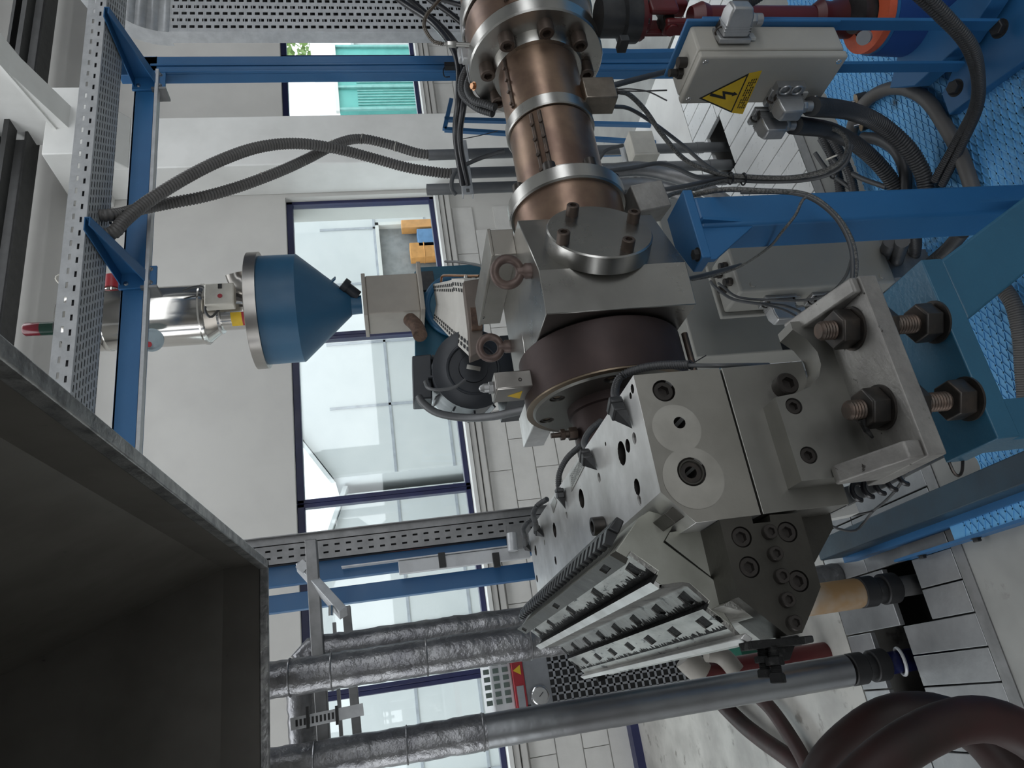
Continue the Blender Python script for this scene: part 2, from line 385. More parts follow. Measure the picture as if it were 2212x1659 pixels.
tag(struct('trim_4', MB().box(-5, .3, 5.9, WY-.015, 0, .06), NAVY), 'dark blue rail along the foot of the window wall', 'trim')
# roof steel near the window wall
mb = MB().box(-5.3, 11, 5.42, 5.7, 4.72, 4.745).box(-5.3, 11, 5.55, 5.565, 4.5, 4.72).box(-5.3, 11, 5.45, 5.67, 4.48, 4.5).box(-5.3, 11, 5.3, 5.44, 4.56, 4.6)
o = struct('trim_5', mb, mat('crane_rail_dark', (.05, .05, .05), .55, .4)); o['label'] = 'dark crane runway beam along the top of the wall'
mb = MB()
def rz(y): return 4.13+.18*(5.6-y)
for yy0, yy1 in ((5.62, 3.0),):
    for x0, x1, dz0, dz1 in ((4.98, 5.26, 0, .025), (5.11, 5.13, .025, .6), (4.98, 5.26, .6, .625)):
        mb.prism([(x0, yy0, rz(yy0)+dz0), (x0, yy1, rz(yy1)+dz0), (x0, yy1, rz(yy1)+dz1), (x0, yy0, rz(yy0)+dz1)], (x1-x0, 0, 0))
mb.prism([(5.0, 5.62, rz(5.62)-.14), (5.0, 4.7, rz(4.7)), (5.0, 5.62, rz(5.62))], (.24, 0, 0))
o = struct('trim_6', mb, WHITEP); o['label'] = 'white steel rafter with haunch springing from the pilaster'

# ================================================================ outdoors
mb = MB().box(-40, 60, 6.43, 90, -.5, -.3)
tag(struct('ground', mb, mat('yard_paving', (.4, .4, .38), .8)), 'pale paved yard outside the windows', 'ground')
TENT = mat('tent_sheet', (.6, .615, .62), .7, 0, (.55, .57, .58), 1.2)
TENTP = mat('tent_seam', (.38, .4, .44), .6)
def tent(x0, x1, y0, y1, zw, zr, label):
    t = thing('storage_tent', label, 'tent', ((x0+x1)/2, y0, -.3), 'white storage tents outside')
    xm = (x0+x1)/2
    obj('sheet_wall', MB().prism([(x0, y0, -.3), (x1, y0, -.3), (x1, y0, zw), (xm, y0, zr), (x0, y0, zw)], (0, y1-y0, 0)), TENT, t)
    mb = MB()
    for s in (0, 1):
        a = (x0-.1, y0-.1, zw-.03) if s == 0 else (x1+.1, y0-.1, zw-.03)
        mb.prism([a, (xm, y0-.1, zr+.02), (xm, y0-.1, zr+.08), (a[0], a[1], zw+.04)], (0, y1-y0+.2, 0))
    obj('roof_sheet', mb, TENT, t)
    for k in range(1, 6):
        xx = x0+(x1-x0)*k/6; obj('seam', MB().box(xx-.02, xx+.02, y0-.015, y0, -.3, zw), TENTP, t)
    for zz in (.6, 1.5): obj('seam', MB().box(x0, x1, y0-.015, y0, zz, zz+.04), TENTP, t)
    return t
tent(3.45, 10.2, 11, 24, 2.45, 4.6, 'white sheet storage tent with open doorway, seen behind the blue hopper')
tent(-9, 3.3, 11.4, 24, 2.3, 4.8, 'white sheet storage tent seen behind the foil pipes')
# doorway goods of the tent
t = thing('doorway_frame', 'white roller door frame in the tent wall with goods inside', 'door frame', (7.35, 10.9, -.3))
obj('frame', MB().box(6.8, 6.86, 10.85, 10.99, -.3, 1.5).box(7.9, 7.96, 10.85, 10.99, -.3, 1.5).box(6.8, 7.96, 10.85, 10.99, 1.44, 1.5), WHITEP, t)
obj('dark_backing', MB().box(6.86, 7.9, 10.975, 10.99, -.3, 1.44), mat('shade_grey', (.3, .31, .32), .8), t)
OR = mat('carton_orange', (.62, .3, .09), .7); BL = mat('carton_blue', (.12, .25, .45), .6)
for i, (x, z, wd, h, m, lb) in enumerate(((7.1, -.3, .4, .75, OR, 'stacked low in the tent doorway'), (7.5, -.3, .36, 1.1, BL, 'standing tall at the middle of the tent doorway'), (7.25, .45, .3, .5, OR, 'on top of the low carton in the doorway'), (7.8, -.3, .16, 1.35, OR, 'tallest, at the edge of the tent doorway'))):
    o = obj('carton', MB().box(x-wd/2, x+wd/2, 10.7, 10.9, z, z+h).box(x-wd/2-.004, x+wd/2+.004, 10.69, 10.91, z+h*.5, z+h*.54), m, bevel=.01)
    tag(o, ('orange' if m is OR else 'blue') + ' carton ' + lb, 'carton', 'cartons in the tent doorway')
# green netted container, tree and pallets seen through the second window row
t = thing('mesh_container', 'teal green netted container outside the second window row', 'container', (11, 11, -.3))
GN = mat('teal_net', (.12, .42, .38), .6, 0, (.1, .36, .33), 3)
obj('net_wall', MB().box(10.55, 12.2, 10.9, 11.4, -.1, 1.95), GN, t)
for x in (10.55, 11.1, 11.65, 12.16): obj('upright', MB().box(x, x+.05, 10.85, 10.9, -.3, 2.0), mat('net_frame', (.2, .45, .42), .5), t)
obj('top_rail', MB().box(10.5, 12.25, 10.83, 10.9, 1.95, 2.02), WHITEP, t)
for k in range(14): obj('net_rib', MB().box(10.62+k*.07, 10.64+k*.07, 10.88, 10.9, .5, 1.6), MATS['net_frame'], t)
for i in range(5):
    o = obj('pallet', MB().box(12.35, 13.6, 10.6, 11.5, -.3+i*.14, -.2+i*.14).box(12.35, 12.45, 10.6, 11.5, -.2+i*.14, -.16+i*.14).box(13.5, 13.6, 10.6, 11.5, -.2+i*.14, -.16+i*.14), mat('pallet_wood', (.5, .4, .26), .8) if i < 3 else mat('pallet_yellow', (.62, .42, .08), .7))
    tag(o, ('bottom', 'second', 'third wooden', 'fourth, yellow', 'topmost, yellow')[i] + ' pallet of the stack in the yard', 'pallet', 'pallets in the yard')
tent(14.2, 18.5, 12.5, 20, 1.6, 2.6, 'far white tent at the right end of the yard')
def tree(x, y, h, r, label):
    t = thing('leafy_tree', label, 'tree', (x, y, -.3), 'trees behind the yard')
    obj('trunk', MB().cyl((x, y, -.3), (x, y, h*.6), .15, .08, 10), mat('bark', (.1, .07, .05), .9), t)
    bm = MB(); rnd = random.Random(int(x*10))
    for k in range(1500):
        th, ph = rnd.uniform(0, 6.28), math.acos(rnd.uniform(-1, 1)); q = r*rnd.uniform(.6, 1)**.5
        c = Vector((x+q*math.sin(ph)*math.cos(th), y+q*math.sin(ph)*math.sin(th), h*.7+q*math.cos(ph)*.9)); u = Vector((rnd.gauss(0, 1), rnd.gauss(0, 1), rnd.gauss(0, 1))).normalized()*.13
        w_ = u.cross(Vector((rnd.gauss(0, 1), rnd.gauss(0, 1), .3))).normalized()*.09; bm.add([c-u, c+w_, c+u, c-w_], [(0, 1, 2, 3)])
    obj('foliage', bm, mat('leaf_green', (.16, .24, .06), .6, 0, (.1, .17, .04), 3), t, smooth=0, kind='stuff')
tree(22.5, 17.5, 4.6, 2.6, 'green leafy tree showing through the top of the second window row')
tree(29, 20, 5, 2.6, 'green leafy tree farther right behind the cable tray')
# ================================================================ main extruder
Y0, Z0 = 1.448, 1.207
def ax(x): return Vector((x, Y0, Z0))
EX = (1, 0, 0)
ext = thing('extruder_barrel', 'brown heat-stained extruder barrel with bolted steel flanges', 'extruder', (1.5, Y0, .1))
def rings(name, prof, mt, parent, n=56): return obj(name, MB().lathe((0, Y0, Z0), EX, prof, n), mt, parent, smooth=30)
rings('heater_band', [(1.10, .103), (1.102, .107), (1.308, .107), (1.31, .103)], BROWN, ext)
rings('joint_ring', [(1.31, .112), (1.313, .1145), (1.342, .1145), (1.345, .112)], STEEL, ext)
rings('heater_band', [(1.345, .103), (1.347, .107), (1.528, .107), (1.53, .103)], BROWN, ext)
rings('neck_collar', [(1.515, .118), (1.53, .122), (1.56, .122)], STEEL, ext)
fl = rings('flange', [(1.548, .178), (1.552, .182), (1.59, .182), (1.594, .178)], STEEL, ext)
for k in range(8):
    a = k*math.pi/4; d = Vector((0, math.cos(a), math.sin(a)))*.136
    cap(ax(1.55)+d, (-1, 0, 0), .0205, fl, h=1.75, mt=BOLTB, roll=k)
rings('rear_heater_band', [(1.597, .172), (1.6, .176), (1.69, .176), (1.692, .172)], BROWN, ext)
rings('rear_flange', [(1.7, .18), (1.703, .184), (1.745, .184)], STEEL, ext)
rings('rear_heater_band', [(1.75, .172), (2.25, .172), (2.252, .168)], BROWN, ext)
rings('gear_housing', [(2.26, .21), (2.4, .21), (2.42, .3), (2.9, .3)], STEELD, ext)
f2 = rings('front_flange', [(1.058, .141), (1.062, .145), (1.096, .145), (1.1, .141)], STEEL, ext)
rings('front_collar', [(.96, .128), (1.058, .134)], BROWN, ext)
for k in range(8):
    a = k*math.pi/4+.3; d = Vector((0, math.cos(a), math.sin(a)))*.126
    cap(ax(1.1)+d, (1, 0, 0), .0155, f2, h=1.5, mt=BOLT)
# clamp rods of the heater bands
def rod(x0, x1, ang, r, rr=.108):
    d = Vector((0, math.cos(ang), math.sin(ang)))*rr; mb = MB().cyl(ax(x0)+d, ax(x1)+d, r, n=10)
    for t in (.06, .3, .55, .8): mb.cyl(ax(x0+(x1-x0)*t)+d*.97, ax(x0+(x1-x0)*t)+d*1.09, r*.9, n=8)
    return obj('clamp_rod', mb, BOLTB, ext)
rod(1.115, 1.3, 2.46, .0055); rod(1.115, 1.3, 2.66, .0055); rod(1.36, 1.52, 2.02, .005); rod(1.61, 1.685, 2.6, .007, .178); rod(1.61, 1.685, 2.8, .007, .178)
rings('wrap_strap', [(1.12, .1075), (1.121, .1085), (1.127, .1085), (1.128, .1075)], STEEL, ext)
# terminal boxes under the barrel
def termbox(c, a, b, d, parent, mt=GALV, name='terminal_box'):
    return obj(name, MB().obox(c, a, b, d), mt, parent, bevel=.003)
tb = termbox(P(1290, 207, y=1.38), (.034, 0, 0), (0, .03, 0), (0, 0, .042), ext, mat('tarnished_sheet', (.3, .26, .22), .38, .9, (.2, .17, .14), 14))
obj('cable_gland', MB().cyl(P(1319, 200, y=1.38), P(1333, 200, y=1.38), .011, n=12), BOLT, tb)
tb2 = termbox(P(1395, 440, y=1.42), (.03, -.012, .01), (.006, .04, 0), (-.004, .004, .04), ext, GRIT)
obj('cable_gland', MB().cyl(P(1418, 435, y=1.42), P(1432, 432, y=1.42), .011, n=12), BOLT, tb2)
# top of the rear section: probe, studs, sheet
pb = MB().cyl(P(1014, 97, y=1.42), P(985, 96, y=1.42), .0065, n=12).hexa(P(985, 96, y=1.42), P(966, 95, y=1.42), .009).cyl(P(966, 95, y=1.42), P(958, 95, y=1.42), .005, n=10)
obj('pressure_probe', pb, STEEL, ext)
for a, b, y in ((1005, 72, 1.5), (998, 120, 1.5), (1003, 62, 1.52), (1006, 122, 1.46), (1006, 60, 1.46), (1012, 20, 1.42)):
    obj('clamp_lug', MB().obox(P(a, b, y=y), (.02, 0, 0), (0, .012, 0), (0, 0, .011)), ALU, ext, bevel=.003)
obj('guard_sheet', MB().prism([P(1008, -10, y=1.5), P(1020, -10, y=1.5), P(1020, 172, y=1.5), P(1014, 178, y=1.5), P(1002, 120, y=1.5)], (0, .006, 0)), ALU, ext)
hexbolt(P(1024, 186, y=1.44), (-.3, -.4, 1), .009, ext, mt=mat('copper_bolt', (.45, .24, .13), .35, .9))

# spring conduit of the probe and black cables above the barrel
hose('spring_conduit', px([(957, 95, 1.42), (935, 88, 1.42), (917, 60, 1.42), (920, 35, 1.43), (938, 12, 1.44), (965, -20, 1.45)]), .0055, .006, SPRING, 'thin coiled metal conduit curving up from the pressure probe', 'conduit', depth=.18, n=8)
for k, (pts, lb) in enumerate((
    ([(820, -30, 2.3), (880, 12, 2.25), (940, 55, 2.15), (985, 120, 2.0), (992, 200, 2.0), (985, 290, 2.15), (1000, 400, 2.3)], 'thickest black cable, drooping lowest behind the barrel flange'),
    ([(850, -30, 2.3), (910, 20, 2.25), (970, 75, 2.15), (1000, 130, 2.0), (1003, 210, 2.0), (993, 300, 2.15), (1010, 400, 2.3)], 'black cable drooping next to the thickest one behind the barrel flange'),
    ([(900, -20, 2.2), (960, 20, 2.15), (1010, 60, 2.1)], 'black cable entering from the top edge beside the vertical tray'),
    ([(890, -20, 2.3), (990, 10, 2.2), (1040, 30, 2.1)], 'topmost black cable beside the vertical tray'))):
    cable('power_cable', px(pts), (.013, .012, .012, .011)[k], CABLEB, lb, 'cable', group='black cables above the barrel')
for k, pts in enumerate(([(1008, 150, 1.62), (998, 175, 1.62), (1000, 205, 1.62), (1030, 232, 1.6), (1065, 245, 1.58)], [(1018, 160, 1.6), (1010, 190, 1.6), (1022, 215, 1.58), (1050, 225, 1.56), (1070, 232, 1.55)])):
    hose('corrugated_conduit', px(pts), .012, .008, HOSE, ('outer' if k == 0 else 'inner') + ' grey ribbed conduit looping behind the big barrel flange', 'conduit', group='ribbed conduits behind the flange', depth=.1)

# ================================================================ screen changer block
sch = thing('screen_changer', 'faceted steel screen changer block with round bolted cover', 'machine block', (.84, 1.45, .98))
zt, zb = 1.361, 1.045
poly = [(.683, 1.253), (.782, 1.248), (.975, 1.344), (.985, 1.66), (.683, 1.66)]
body = obj('block', MB().prism([(x, y, zb) for x, y in poly], (0, 0, zt-zb)), STEEL, sch)
cut(body, MB().prism([(.77, 1.50, zt-.03), (.60, 1.47, zt-.03), (.60, 1.515, zt-.03)], (0, 0, .1)), 14)
bv = body.modifiers.new('edge', 'BEVEL'); bv.width = .0015; bv.segments = 1; bv.limit_method = 'ANGLE'
d = (Vector((.975, 1.344, 0))-Vector((.782, 1.248, 0))).normalized(); nrm = Vector((d.y, -d.x, 0))
def Pp(a, b, o, n):
    r = R @ Vector((829.5-b, 1106-a, -FPX)); return CAM+r*((Vector(o)-CAM).dot(n)/r.dot(n))
fo = Vector((.782, 1.248, 1.2)); dc = Pp(1295, 498, fo+nrm*.04, nrm)-nrm*.04
cv = obj('round_cover', MB().lathe(dc, nrm, [(0, .112), (.038, .112), (.041, .109)], 64), STEEL, sch, smooth=30)
for a, b in ((1237, 452), (1369, 466), (1217, 510), (1357, 526)):
    q = Pp(a, b, fo+nrm*.055, nrm)-nrm*.015; cap(q, nrm, .0135, cv, h=1.9, mt=BOLTB)
bx = obj('side_cover', MB().box(.93, 1.0, 1.41, 1.74, 1.36, 1.418).box(.928, 1.002, 1.408, 1.742, 1.412, 1.42), mat('dull_cover_steel', (.3, .28, .25), .42, .9, (.25, .235, .21), 5), sch, bevel=.002)
for a, b, y in ((1073, 556, 1.45), (1054, 672, 1.7)): cap(Vector((.93, y, 1.41-.0*a)), (-1, 0, 0), .0045, bx, h=.5, mt=STEEL)
def eyebolt(base, dirn):
    u = Vector((0, 0, 1)); b = Vector(base); e = obj('eye_bolt', MB().lathe(b, u, [(0, .017), (.012, .017), (.018, .012), (.03, .011)], 20).torus(b+u*.05, dirn, .0275, .0098, 32, 12), EYEM, sch, smooth=60); return e
eyebolt(P(1146, 585, z=1.361), (.55, 1, 0)); eyebolt(P(1101, 748, z=1.361), (.35, 1, 0))
# crusty bracket plate seen behind the block
pl = thing('pedestal_plate', 'bright scratched steel rail between the eye bolts and motor', 'steel rail', (.9, 1.8, 1.2))
obj('rail', MB().box(.66, .75, 1.70, 2.0, 1.24, 1.3), STEELB, pl, bevel=.002)

# ================================================================ heated adapter ring
ad = thing('adapter_ring', 'brown round heated adapter between the block and the slot die', 'adapter', (.6, Y0, 1.0))
rings('heater_ring', [(.562, .176), (.565, .181), (.676, .181), (.679, .178)], BROWND, ad, 72)
rings('edge_band', [(.56, .1805), (.5605, .1816), (.564, .1816), (.5645, .1805)], mat('brass_tint', (.2, .155, .11), .4, .8), ad, 72)
fp = rings('front_plate', [(.556, .163), (.56, .168), (.57, .168)], STEELW, ad, 72)
cut(fp, (lambda m: [m.lathe(ax(.545)+Vector((0, math.sin(a), math.cos(a)))*.143, EX, [(0, .0165), (.02, .0165)], 24) for a in [(k-.5)*2*math.pi/7 for k in range(7)]] and m)(MB()))
for k in range(7):
    a = (k-.5)*2*math.pi/7; cap(ax(.566)+Vector((0, math.sin(a), math.cos(a)))*.143, (-1, 0, 0), .0155, fp, h=.5)
rings('neck', [(.404, .088), (.535, .088), (.538, .093), (.558, .093)], BROWND, ad, 48)
nb = P(1246, 936, y=1.43)
obj('sensor_screw', MB().hexa(nb, nb+Vector((0, 0, .018)), .014).cyl(nb+Vector((0, 0, .018)), nb+Vector((0, 0, .026)), .008, n=12).hexa(nb+Vector((0, 0, .026)), nb+Vector((0, 0, .036)), .012).cyl(nb+Vector((0, 0, .036)), nb+Vector((0, 0, .056)), .0055, n=12), BOLTB, ad)
tb = obj('terminal_box', MB().box(.592, .632, 1.395, 1.47, 1.378, 1.458), INOXD, ad, bevel=.003)
obj('cable_gland', MB().hexa((.612, 1.43, 1.458), (.612, 1.43, 1.468), .013).cyl((.612, 1.43, 1.468), (.612, 1.43, 1.478), .01, n=12).lathe((.612, 1.43, 1.478), (0, 0, 1), [(0, .01), (.008, .006), (.011, .001)], 12), ALU, tb)
obj('warning_mark', MB().prism([(.5915, 1.415, 1.40), (.5915, 1.455, 1.40), (.5915, 1.435, 1.43)], (.001, 0, 0)), YELLOW, tb)
cap((.61, 1.395, 1.405), (0, -1, 0), .004, tb, h=.4, mt=BOLT)
obj('clamp_hinge', MB().cyl(ax(.57)+Vector((0, -.08, -.175)), ax(.675)+Vector((0, -.08, -.175)), .007, n=10).cyl(ax(.57)+Vector((0, -.06, -.185)), ax(.675)+Vector((0, -.06, -.185)), .007, n=10), BOLTB, ad)

# ================================================================ slot die
DN, DF = .94, 1.95
die = thing('slot_die', 'wide steel slot die with black adjuster caps and charred lips', 'slot die', (.29, 1.45, 1.067))
up = [(.403, 1.2015), (.403, 1.335), (.228, 1.335), (.181, 1.296), (.181, 1.2015)]
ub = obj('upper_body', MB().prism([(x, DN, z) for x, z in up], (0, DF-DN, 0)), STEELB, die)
ct = MB()
def tophole(a, b, r, dep=.03):
    p = P(a, b, z=1.335); ct.lathe(p-Vector((0, 0, dep)), (0, 0, 1), [(0, r), (dep+.01, r)], 24)
for a, b, r in ((1343, 979, .019), (1356, 963, .0105), (1376, 1052, .0125), (1256, 1077, .0185), (1198, 1145, .0165), (1279, 1140, .011), (1157, 1189, .013), (1200, 1211, .0095), (1160, 1250, .0095), (1308, 959, .0035), (1362, 855, .005), (1366, 840, .007)): tophole(a, b, r)
for a, b, r in ((1370, 947, .009), (1294, 1032, .0085), (1224, 1113, .0075), (1381, 1081, .008), (1176, 1172, .007)): tophole(a, b, r, .003)
def sidehole(a, b, r, dep, y=DN):
    p = P(a, b, y=y); ct.lathe(p+Vector((0, dep, 0)), (0, -1, 0), [(0, r), (dep+.01, r)], 28); return p
s1 = sidehole(1434, 844, .0168, .012); sidehole(1468, 913, .0085, .05); s3 = sidehole(1494, 1019, .0205, .003); ct2 = P(1494, 1019, y=DN)
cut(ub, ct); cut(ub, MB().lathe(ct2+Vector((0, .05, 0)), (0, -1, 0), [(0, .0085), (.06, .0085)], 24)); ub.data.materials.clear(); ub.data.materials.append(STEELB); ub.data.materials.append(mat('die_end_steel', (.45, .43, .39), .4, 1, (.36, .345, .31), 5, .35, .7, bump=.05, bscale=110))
ub.data.materials.append(BOLT)  # hole walls take this dark colour in place of shade
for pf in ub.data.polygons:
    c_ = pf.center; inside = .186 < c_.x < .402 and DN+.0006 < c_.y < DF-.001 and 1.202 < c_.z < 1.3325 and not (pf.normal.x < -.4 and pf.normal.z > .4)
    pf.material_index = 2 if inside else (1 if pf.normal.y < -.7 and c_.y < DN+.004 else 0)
HALO = mat('polished_halo', (.52, .5, .455), .46, 1, (.44, .42, .38), 14)
for a, b, r1, dy_ in ((1462, 925, .036, .0002), (1498, 1032, .044, .0005)):
    q = P(a, b, y=DN); h_ = P(1468, 913, y=DN) if a == 1462 else P(1494, 1019, y=DN); m_ = MB(); n_ = 48
    for k in range(n_):
        t0, t1 = 2*math.pi*k/n_, 2*math.pi*(k+1)/n_; rr0 = .0088 if a == 1462 else .0208
        m_.add([(h_.x+rr0*math.cos(t0), DN-dy_, h_.z+rr0*math.sin(t0)), (h_.x+rr0*math.cos(t1), DN-dy_, h_.z+rr0*math.sin(t1)), (q.x+r1*math.cos(t1), DN-dy_, q.z+r1*math.sin(t1)), (q.x+r1*math.cos(t0), DN-dy_, q.z+r1*math.sin(t0))], [(0, 1, 2, 3)])
    obj('polished_spot', m_, HALO, ub, smooth=0)
obj('scuffed_ring', MB().torus(P(1494, 1019, y=DN)+Vector((0, .0022, 0)), (0, 1, 0), .017, .0022, 40, 6), STEELD, ub)
bv = ub.modifiers.new('edge', 'BEVEL'); bv.width = .0012; bv.segments = 1; bv.limit_method = 'ANGLE'; bv.angle_limit = math.radians(50)
cap(s1+Vector((0, .012, 0)), (0, -1, 0), .0155, ub, h=.65)
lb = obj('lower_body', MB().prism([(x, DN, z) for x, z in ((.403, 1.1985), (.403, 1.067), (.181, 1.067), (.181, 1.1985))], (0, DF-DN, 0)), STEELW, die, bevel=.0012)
p = P(1690, 838, y=DN); cap(p, (0, -1, 0), .017, lb, h=1.1, mt=BOLT)
# name plate and data plate pressed into the top face
def topquad(pts): return [P(a, b, z=1.3353) for a, b in pts]
npq = topquad([(1258, 985), (1262, 1008), (1235, 1062), (1230, 1028)])
npl = obj('name_plate', MB().prism(npq, (0, 0, .0008)), mat('plate_metal', (.42, .41, .38), .35, 1), ub)
lm = MB()
for i in range(6):
    for j in range(9):
        if (i*7+j*5) % 11 == 0: continue
        u0, v0 = .1+.13*i, .08+.095*j
        q = lambda u, v: (npq[0].lerp(npq[1], u)).lerp(npq[3].lerp(npq[2], u), v)+Vector((0, 0, .001))
        lm.add([q(u0, v0), q(u0+.07, v0), q(u0+.07, v0+.06), q(u0, v0+.06)], [(0, 1, 2, 3)])
obj('engraved_lines', lm, STEELD, npl, smooth=0, kind='stuff')
dq = topquad([(1198, 1073), (1203, 1083), (1196, 1108), (1190, 1090)])
obj('data_plate', MB().prism(dq, (0, 0, .0008)), MATS['plate_metal'], ub)
# lip: inclined upper lip body with stepped adjuster bars
LN, LF = 1.0, 1.93
def lipprism(pts, y0=LN, y1=LF): return MB().prism([P(a, b, y=LN)+Vector((0, y0-LN, 0)) for a, b in pts], (0, y1-y0, 0))
lip = obj('lip_body', lipprism([(1379, 1118), (1402, 1103), (1434, 1111), (1458, 1130), (1434, 1171), (1542, 1252), (1557, 1312), (1588, 1358), (1578, 1351), (1524, 1310), (1531, 1298), (1490, 1261), (1474, 1258), (1430, 1264), (1411, 1252), (1421, 1233), (1362, 1191), (1353, 1206), (1330, 1191)]), mat('lip_side_steel', (.4, .4, .36), .45, .85, (.3, .3, .26), 8, .35, .65, bump=.06, col3=(.13, .08, .045), s3=26, t3=.68, w3=.03), die, bevel=.001)
obj('inner_body', MB().prism([P(a, b, y=LN+.006) for a, b in ((1437, 1168), (1447, 1150), (1520, 1138), (1600, 1120), (1640, 1180), (1600, 1302), (1558, 1308), (1544, 1252))], (0, .9, 0)), MATS['lip_side_steel'], die)
for a, b in ((1383, 1133), (1356, 1172)): cap(P(a, b, y=LN)+Vector((0, .004, 0)), (0, -1, 0), .0065, lip, h=.6, mt=BOLT)
def holes(o, face, ys, r, dep, mtb=BOLT):
    """recesses with dark shade plugs in the sloping front of a bar; face = two profile pixels"""
    A, B = (P(*q, y=LN) for q in face); c = (A+B)/2; e = (B-A).normalized(); n = e.cross(Vector((0, 1, 0))).normalized()
    if n.x > 0: n = -n
    m = MB()
    for y in ys: m.obox(Vector((c.x, y+.012, c.z))-n*(dep/2-.006), n*(dep/2+.006), e*r, Vector((0, .02, 0))+e*r*.25)
    cut(o, m)
    for y in ys: obj('recess_shade_plug', MB().obox(Vector((c.x, y+.012, c.z))-n*.0042, n*.002, e*r*.985, Vector((0, .0197, 0))+e*r*.25), CHAR_SHADE, o)  # dark plug stands in for the shade inside each recess
def soot(face, frac, jag, seed, lift=.0004):
    """baked-on soot with a ragged edge along the lower part of a bar face"""
    A, B = (P(*q, y=LN) for q in face); e = B-A; n = e.cross(Vector((0, 1, 0))).normalized()
    if n.x > 0: n = -n
    rd = random.Random(seed); m = MB(); prev = None; t = frac
    for k in range(int((LF-LN)/.004)+1):
        y = LN+k*.004; t = min(.98, max(.25, frac+rd.uniform(-jag, jag)*(1 if k % 3 else 1.8)))
        cur = (A+e*t+Vector((0, y-LN, 0))+n*lift, B+Vector((0, y-LN, 0))+n*lift)
        if prev: m.add([prev[0], cur[0], cur[1], prev[1]], [(0, 1, 2, 3)])
        prev = cur
    return obj('soot_crust', m, CHAR_SHADE, die, smooth=0)
ys8 = [1.03+.127*k for k in range(8)]
strip = obj('upper_lip_strip', lipprism([(1330, 1190), (1317, 1199), (1352, 1219), (1357, 1206)]), STEELD, die)
holes(strip, ((1317, 1199), (1352, 1219)), [1.06, 1.45, 1.87], .006, .008)
b1 = obj('adjuster_bar', lipprism([(1357, 1199), (1415, 1240), (1421, 1233), (1362, 1191)]), LIPM, die)
holes(b1, ((1357, 1199), (1415, 1240)), [1.03, 1.25, 1.47, 1.69, 1.86], .0105, .02)
soot(((1357, 1199), (1415, 1240)), .72, .12, 3)
obj('dark_riser', lipprism([(1415, 1240), (1405, 1258), (1411, 1262), (1421, 1243)], LN-.001, LF+.001), CHAR_SHADE, die)  # riser coloured near-black along its whole length
obj('bright_strip', lipprism([(1405, 1258), (1424, 1272), (1430, 1265), (1411, 1252)], LN, LF+.05), STEELB, die)
b2 = obj('adjuster_bar', lipprism([(1424, 1272), (1474, 1265), (1485, 1267), (1525, 1302), (1531, 1297), (1490, 1260), (1474, 1257), (1424, 1264)]), mat('grey_lip_steel', (.3, .295, .28), .4, 1, (.17, .165, .155), 14, .35, .7, bump=.3, bscale=60, col3=(.03, .03, .03), s3=30, t3=.6), die)
holes(b2, ((1485, 1267), (1525, 1302)), ys8, .0105, .02)
soot(((1485, 1267), (1525, 1302)), .78, .15, 5)
obj('dark_riser', lipprism([(1525, 1302), (1518, 1316), (1524, 1320), (1531, 1305)], LN-.001, LF+.001), CHAR_SHADE, die)  # second riser, near-black like the first
b3 = obj('adjuster_bar', lipprism([(1518, 1316), (1572, 1358), (1602, 1384), (1607, 1378), (1578, 1350), (1524, 1309)]), LIPM, die)
holes(b3, ((1518, 1316), (1572, 1358)), ys8, .009, .018)
soot(((1518, 1316), (1572, 1358)), .9, .12, 9)
obj('lip_edge', lipprism([(1590, 1372), (1606, 1384), (1598, 1394), (1580, 1384)], LN-.03, LF+.02), STEELB, die, bevel=.001)
obj('clamp_block', MB().prism([P(a, b, y=.95) for a, b in ((1434, 1110), (1464, 1086), (1493, 1107), (1458, 1130))], (0, .06, 0)), STEELD, die, bevel=.001)
capm = None; cm = [P(a, b, y=LN+.02) for a, b in ((1333, 1115), (1349, 1125), (1337, 1153), (1313, 1142))]
cb = cm[0].copy(); CAPN = 30; pitch = (1.915-1.02)/CAPN
capme = MB().prism([q-cb for q in cm], (0, pitch*.86, 0)).mesh('adjuster_cap', CAPM, 30)
stm = MB().prism([(cm[2]-cb), (cm[3]-cb), (cm[3]-cb)+(cm[2]-cm[1])*.9+(cm[2]-cm[3])*.25, (cm[2]-cb)+(cm[2]-cm[1])*.9-(cm[2]-cm[3])*.1], (0, pitch*.5, 0)).mesh('adjuster_stem', CAPM, 30)
for k in range(CAPN):
    o = obj('adjuster_cap', capme, None, die, bevel=.0022, M=Matrix.Translation(cb+Vector((0, k*pitch, 0)))); 
    obj('stem', stm, None, o, M=Matrix.Translation(cb+Vector((0, k*pitch+pitch*.2, 0))))
rr = P(1303, 1135, z=1.336); obj('bushing', MB().lathe(rr, (0, 0, 1), [(0, .016), (.02, .016), (.02, .01), (.004, .01)], 24, cap=False), BOLT, die)
# end plate with the screws of the lower lip
ep = [(1554, 1123), (1623, 1115), (1627, 1131), (1664, 1127), (1662, 1112), (1729, 1108), (1750, 1181), (1773, 1268), (1757, 1310), (1733, 1367), (1700, 1372), (1595, 1290)]
epl = obj('end_plate', MB().prism([P(a, b, y=.935) for a, b in ep], (0, .075, 0)), STEELD, die)
c_ = MB(); big = ((1602, 1160), (1701, 1149), (1619, 1225), (1725, 1255)); small = ((1659, 1151), (1671, 1198), (1685, 1246), (1697, 1297), (1712, 1347))
for a, b in big: q = P(a, b, y=.935); c_.lathe(q+Vector((0, .012, 0)), (0, -1, 0), [(0, .0142), (.03, .0142)], 28)
cut(epl, c_)
for a, b in big: cap(P(a, b, y=.935)+Vector((0, .01, 0)), (0, -1, 0), .0135, epl, h=.65, mt=BOLT)
for a, b in small: cap(P(a, b, y=.935), (0, -1, 0), .0098, epl, h=1.0, mt=BOLT)
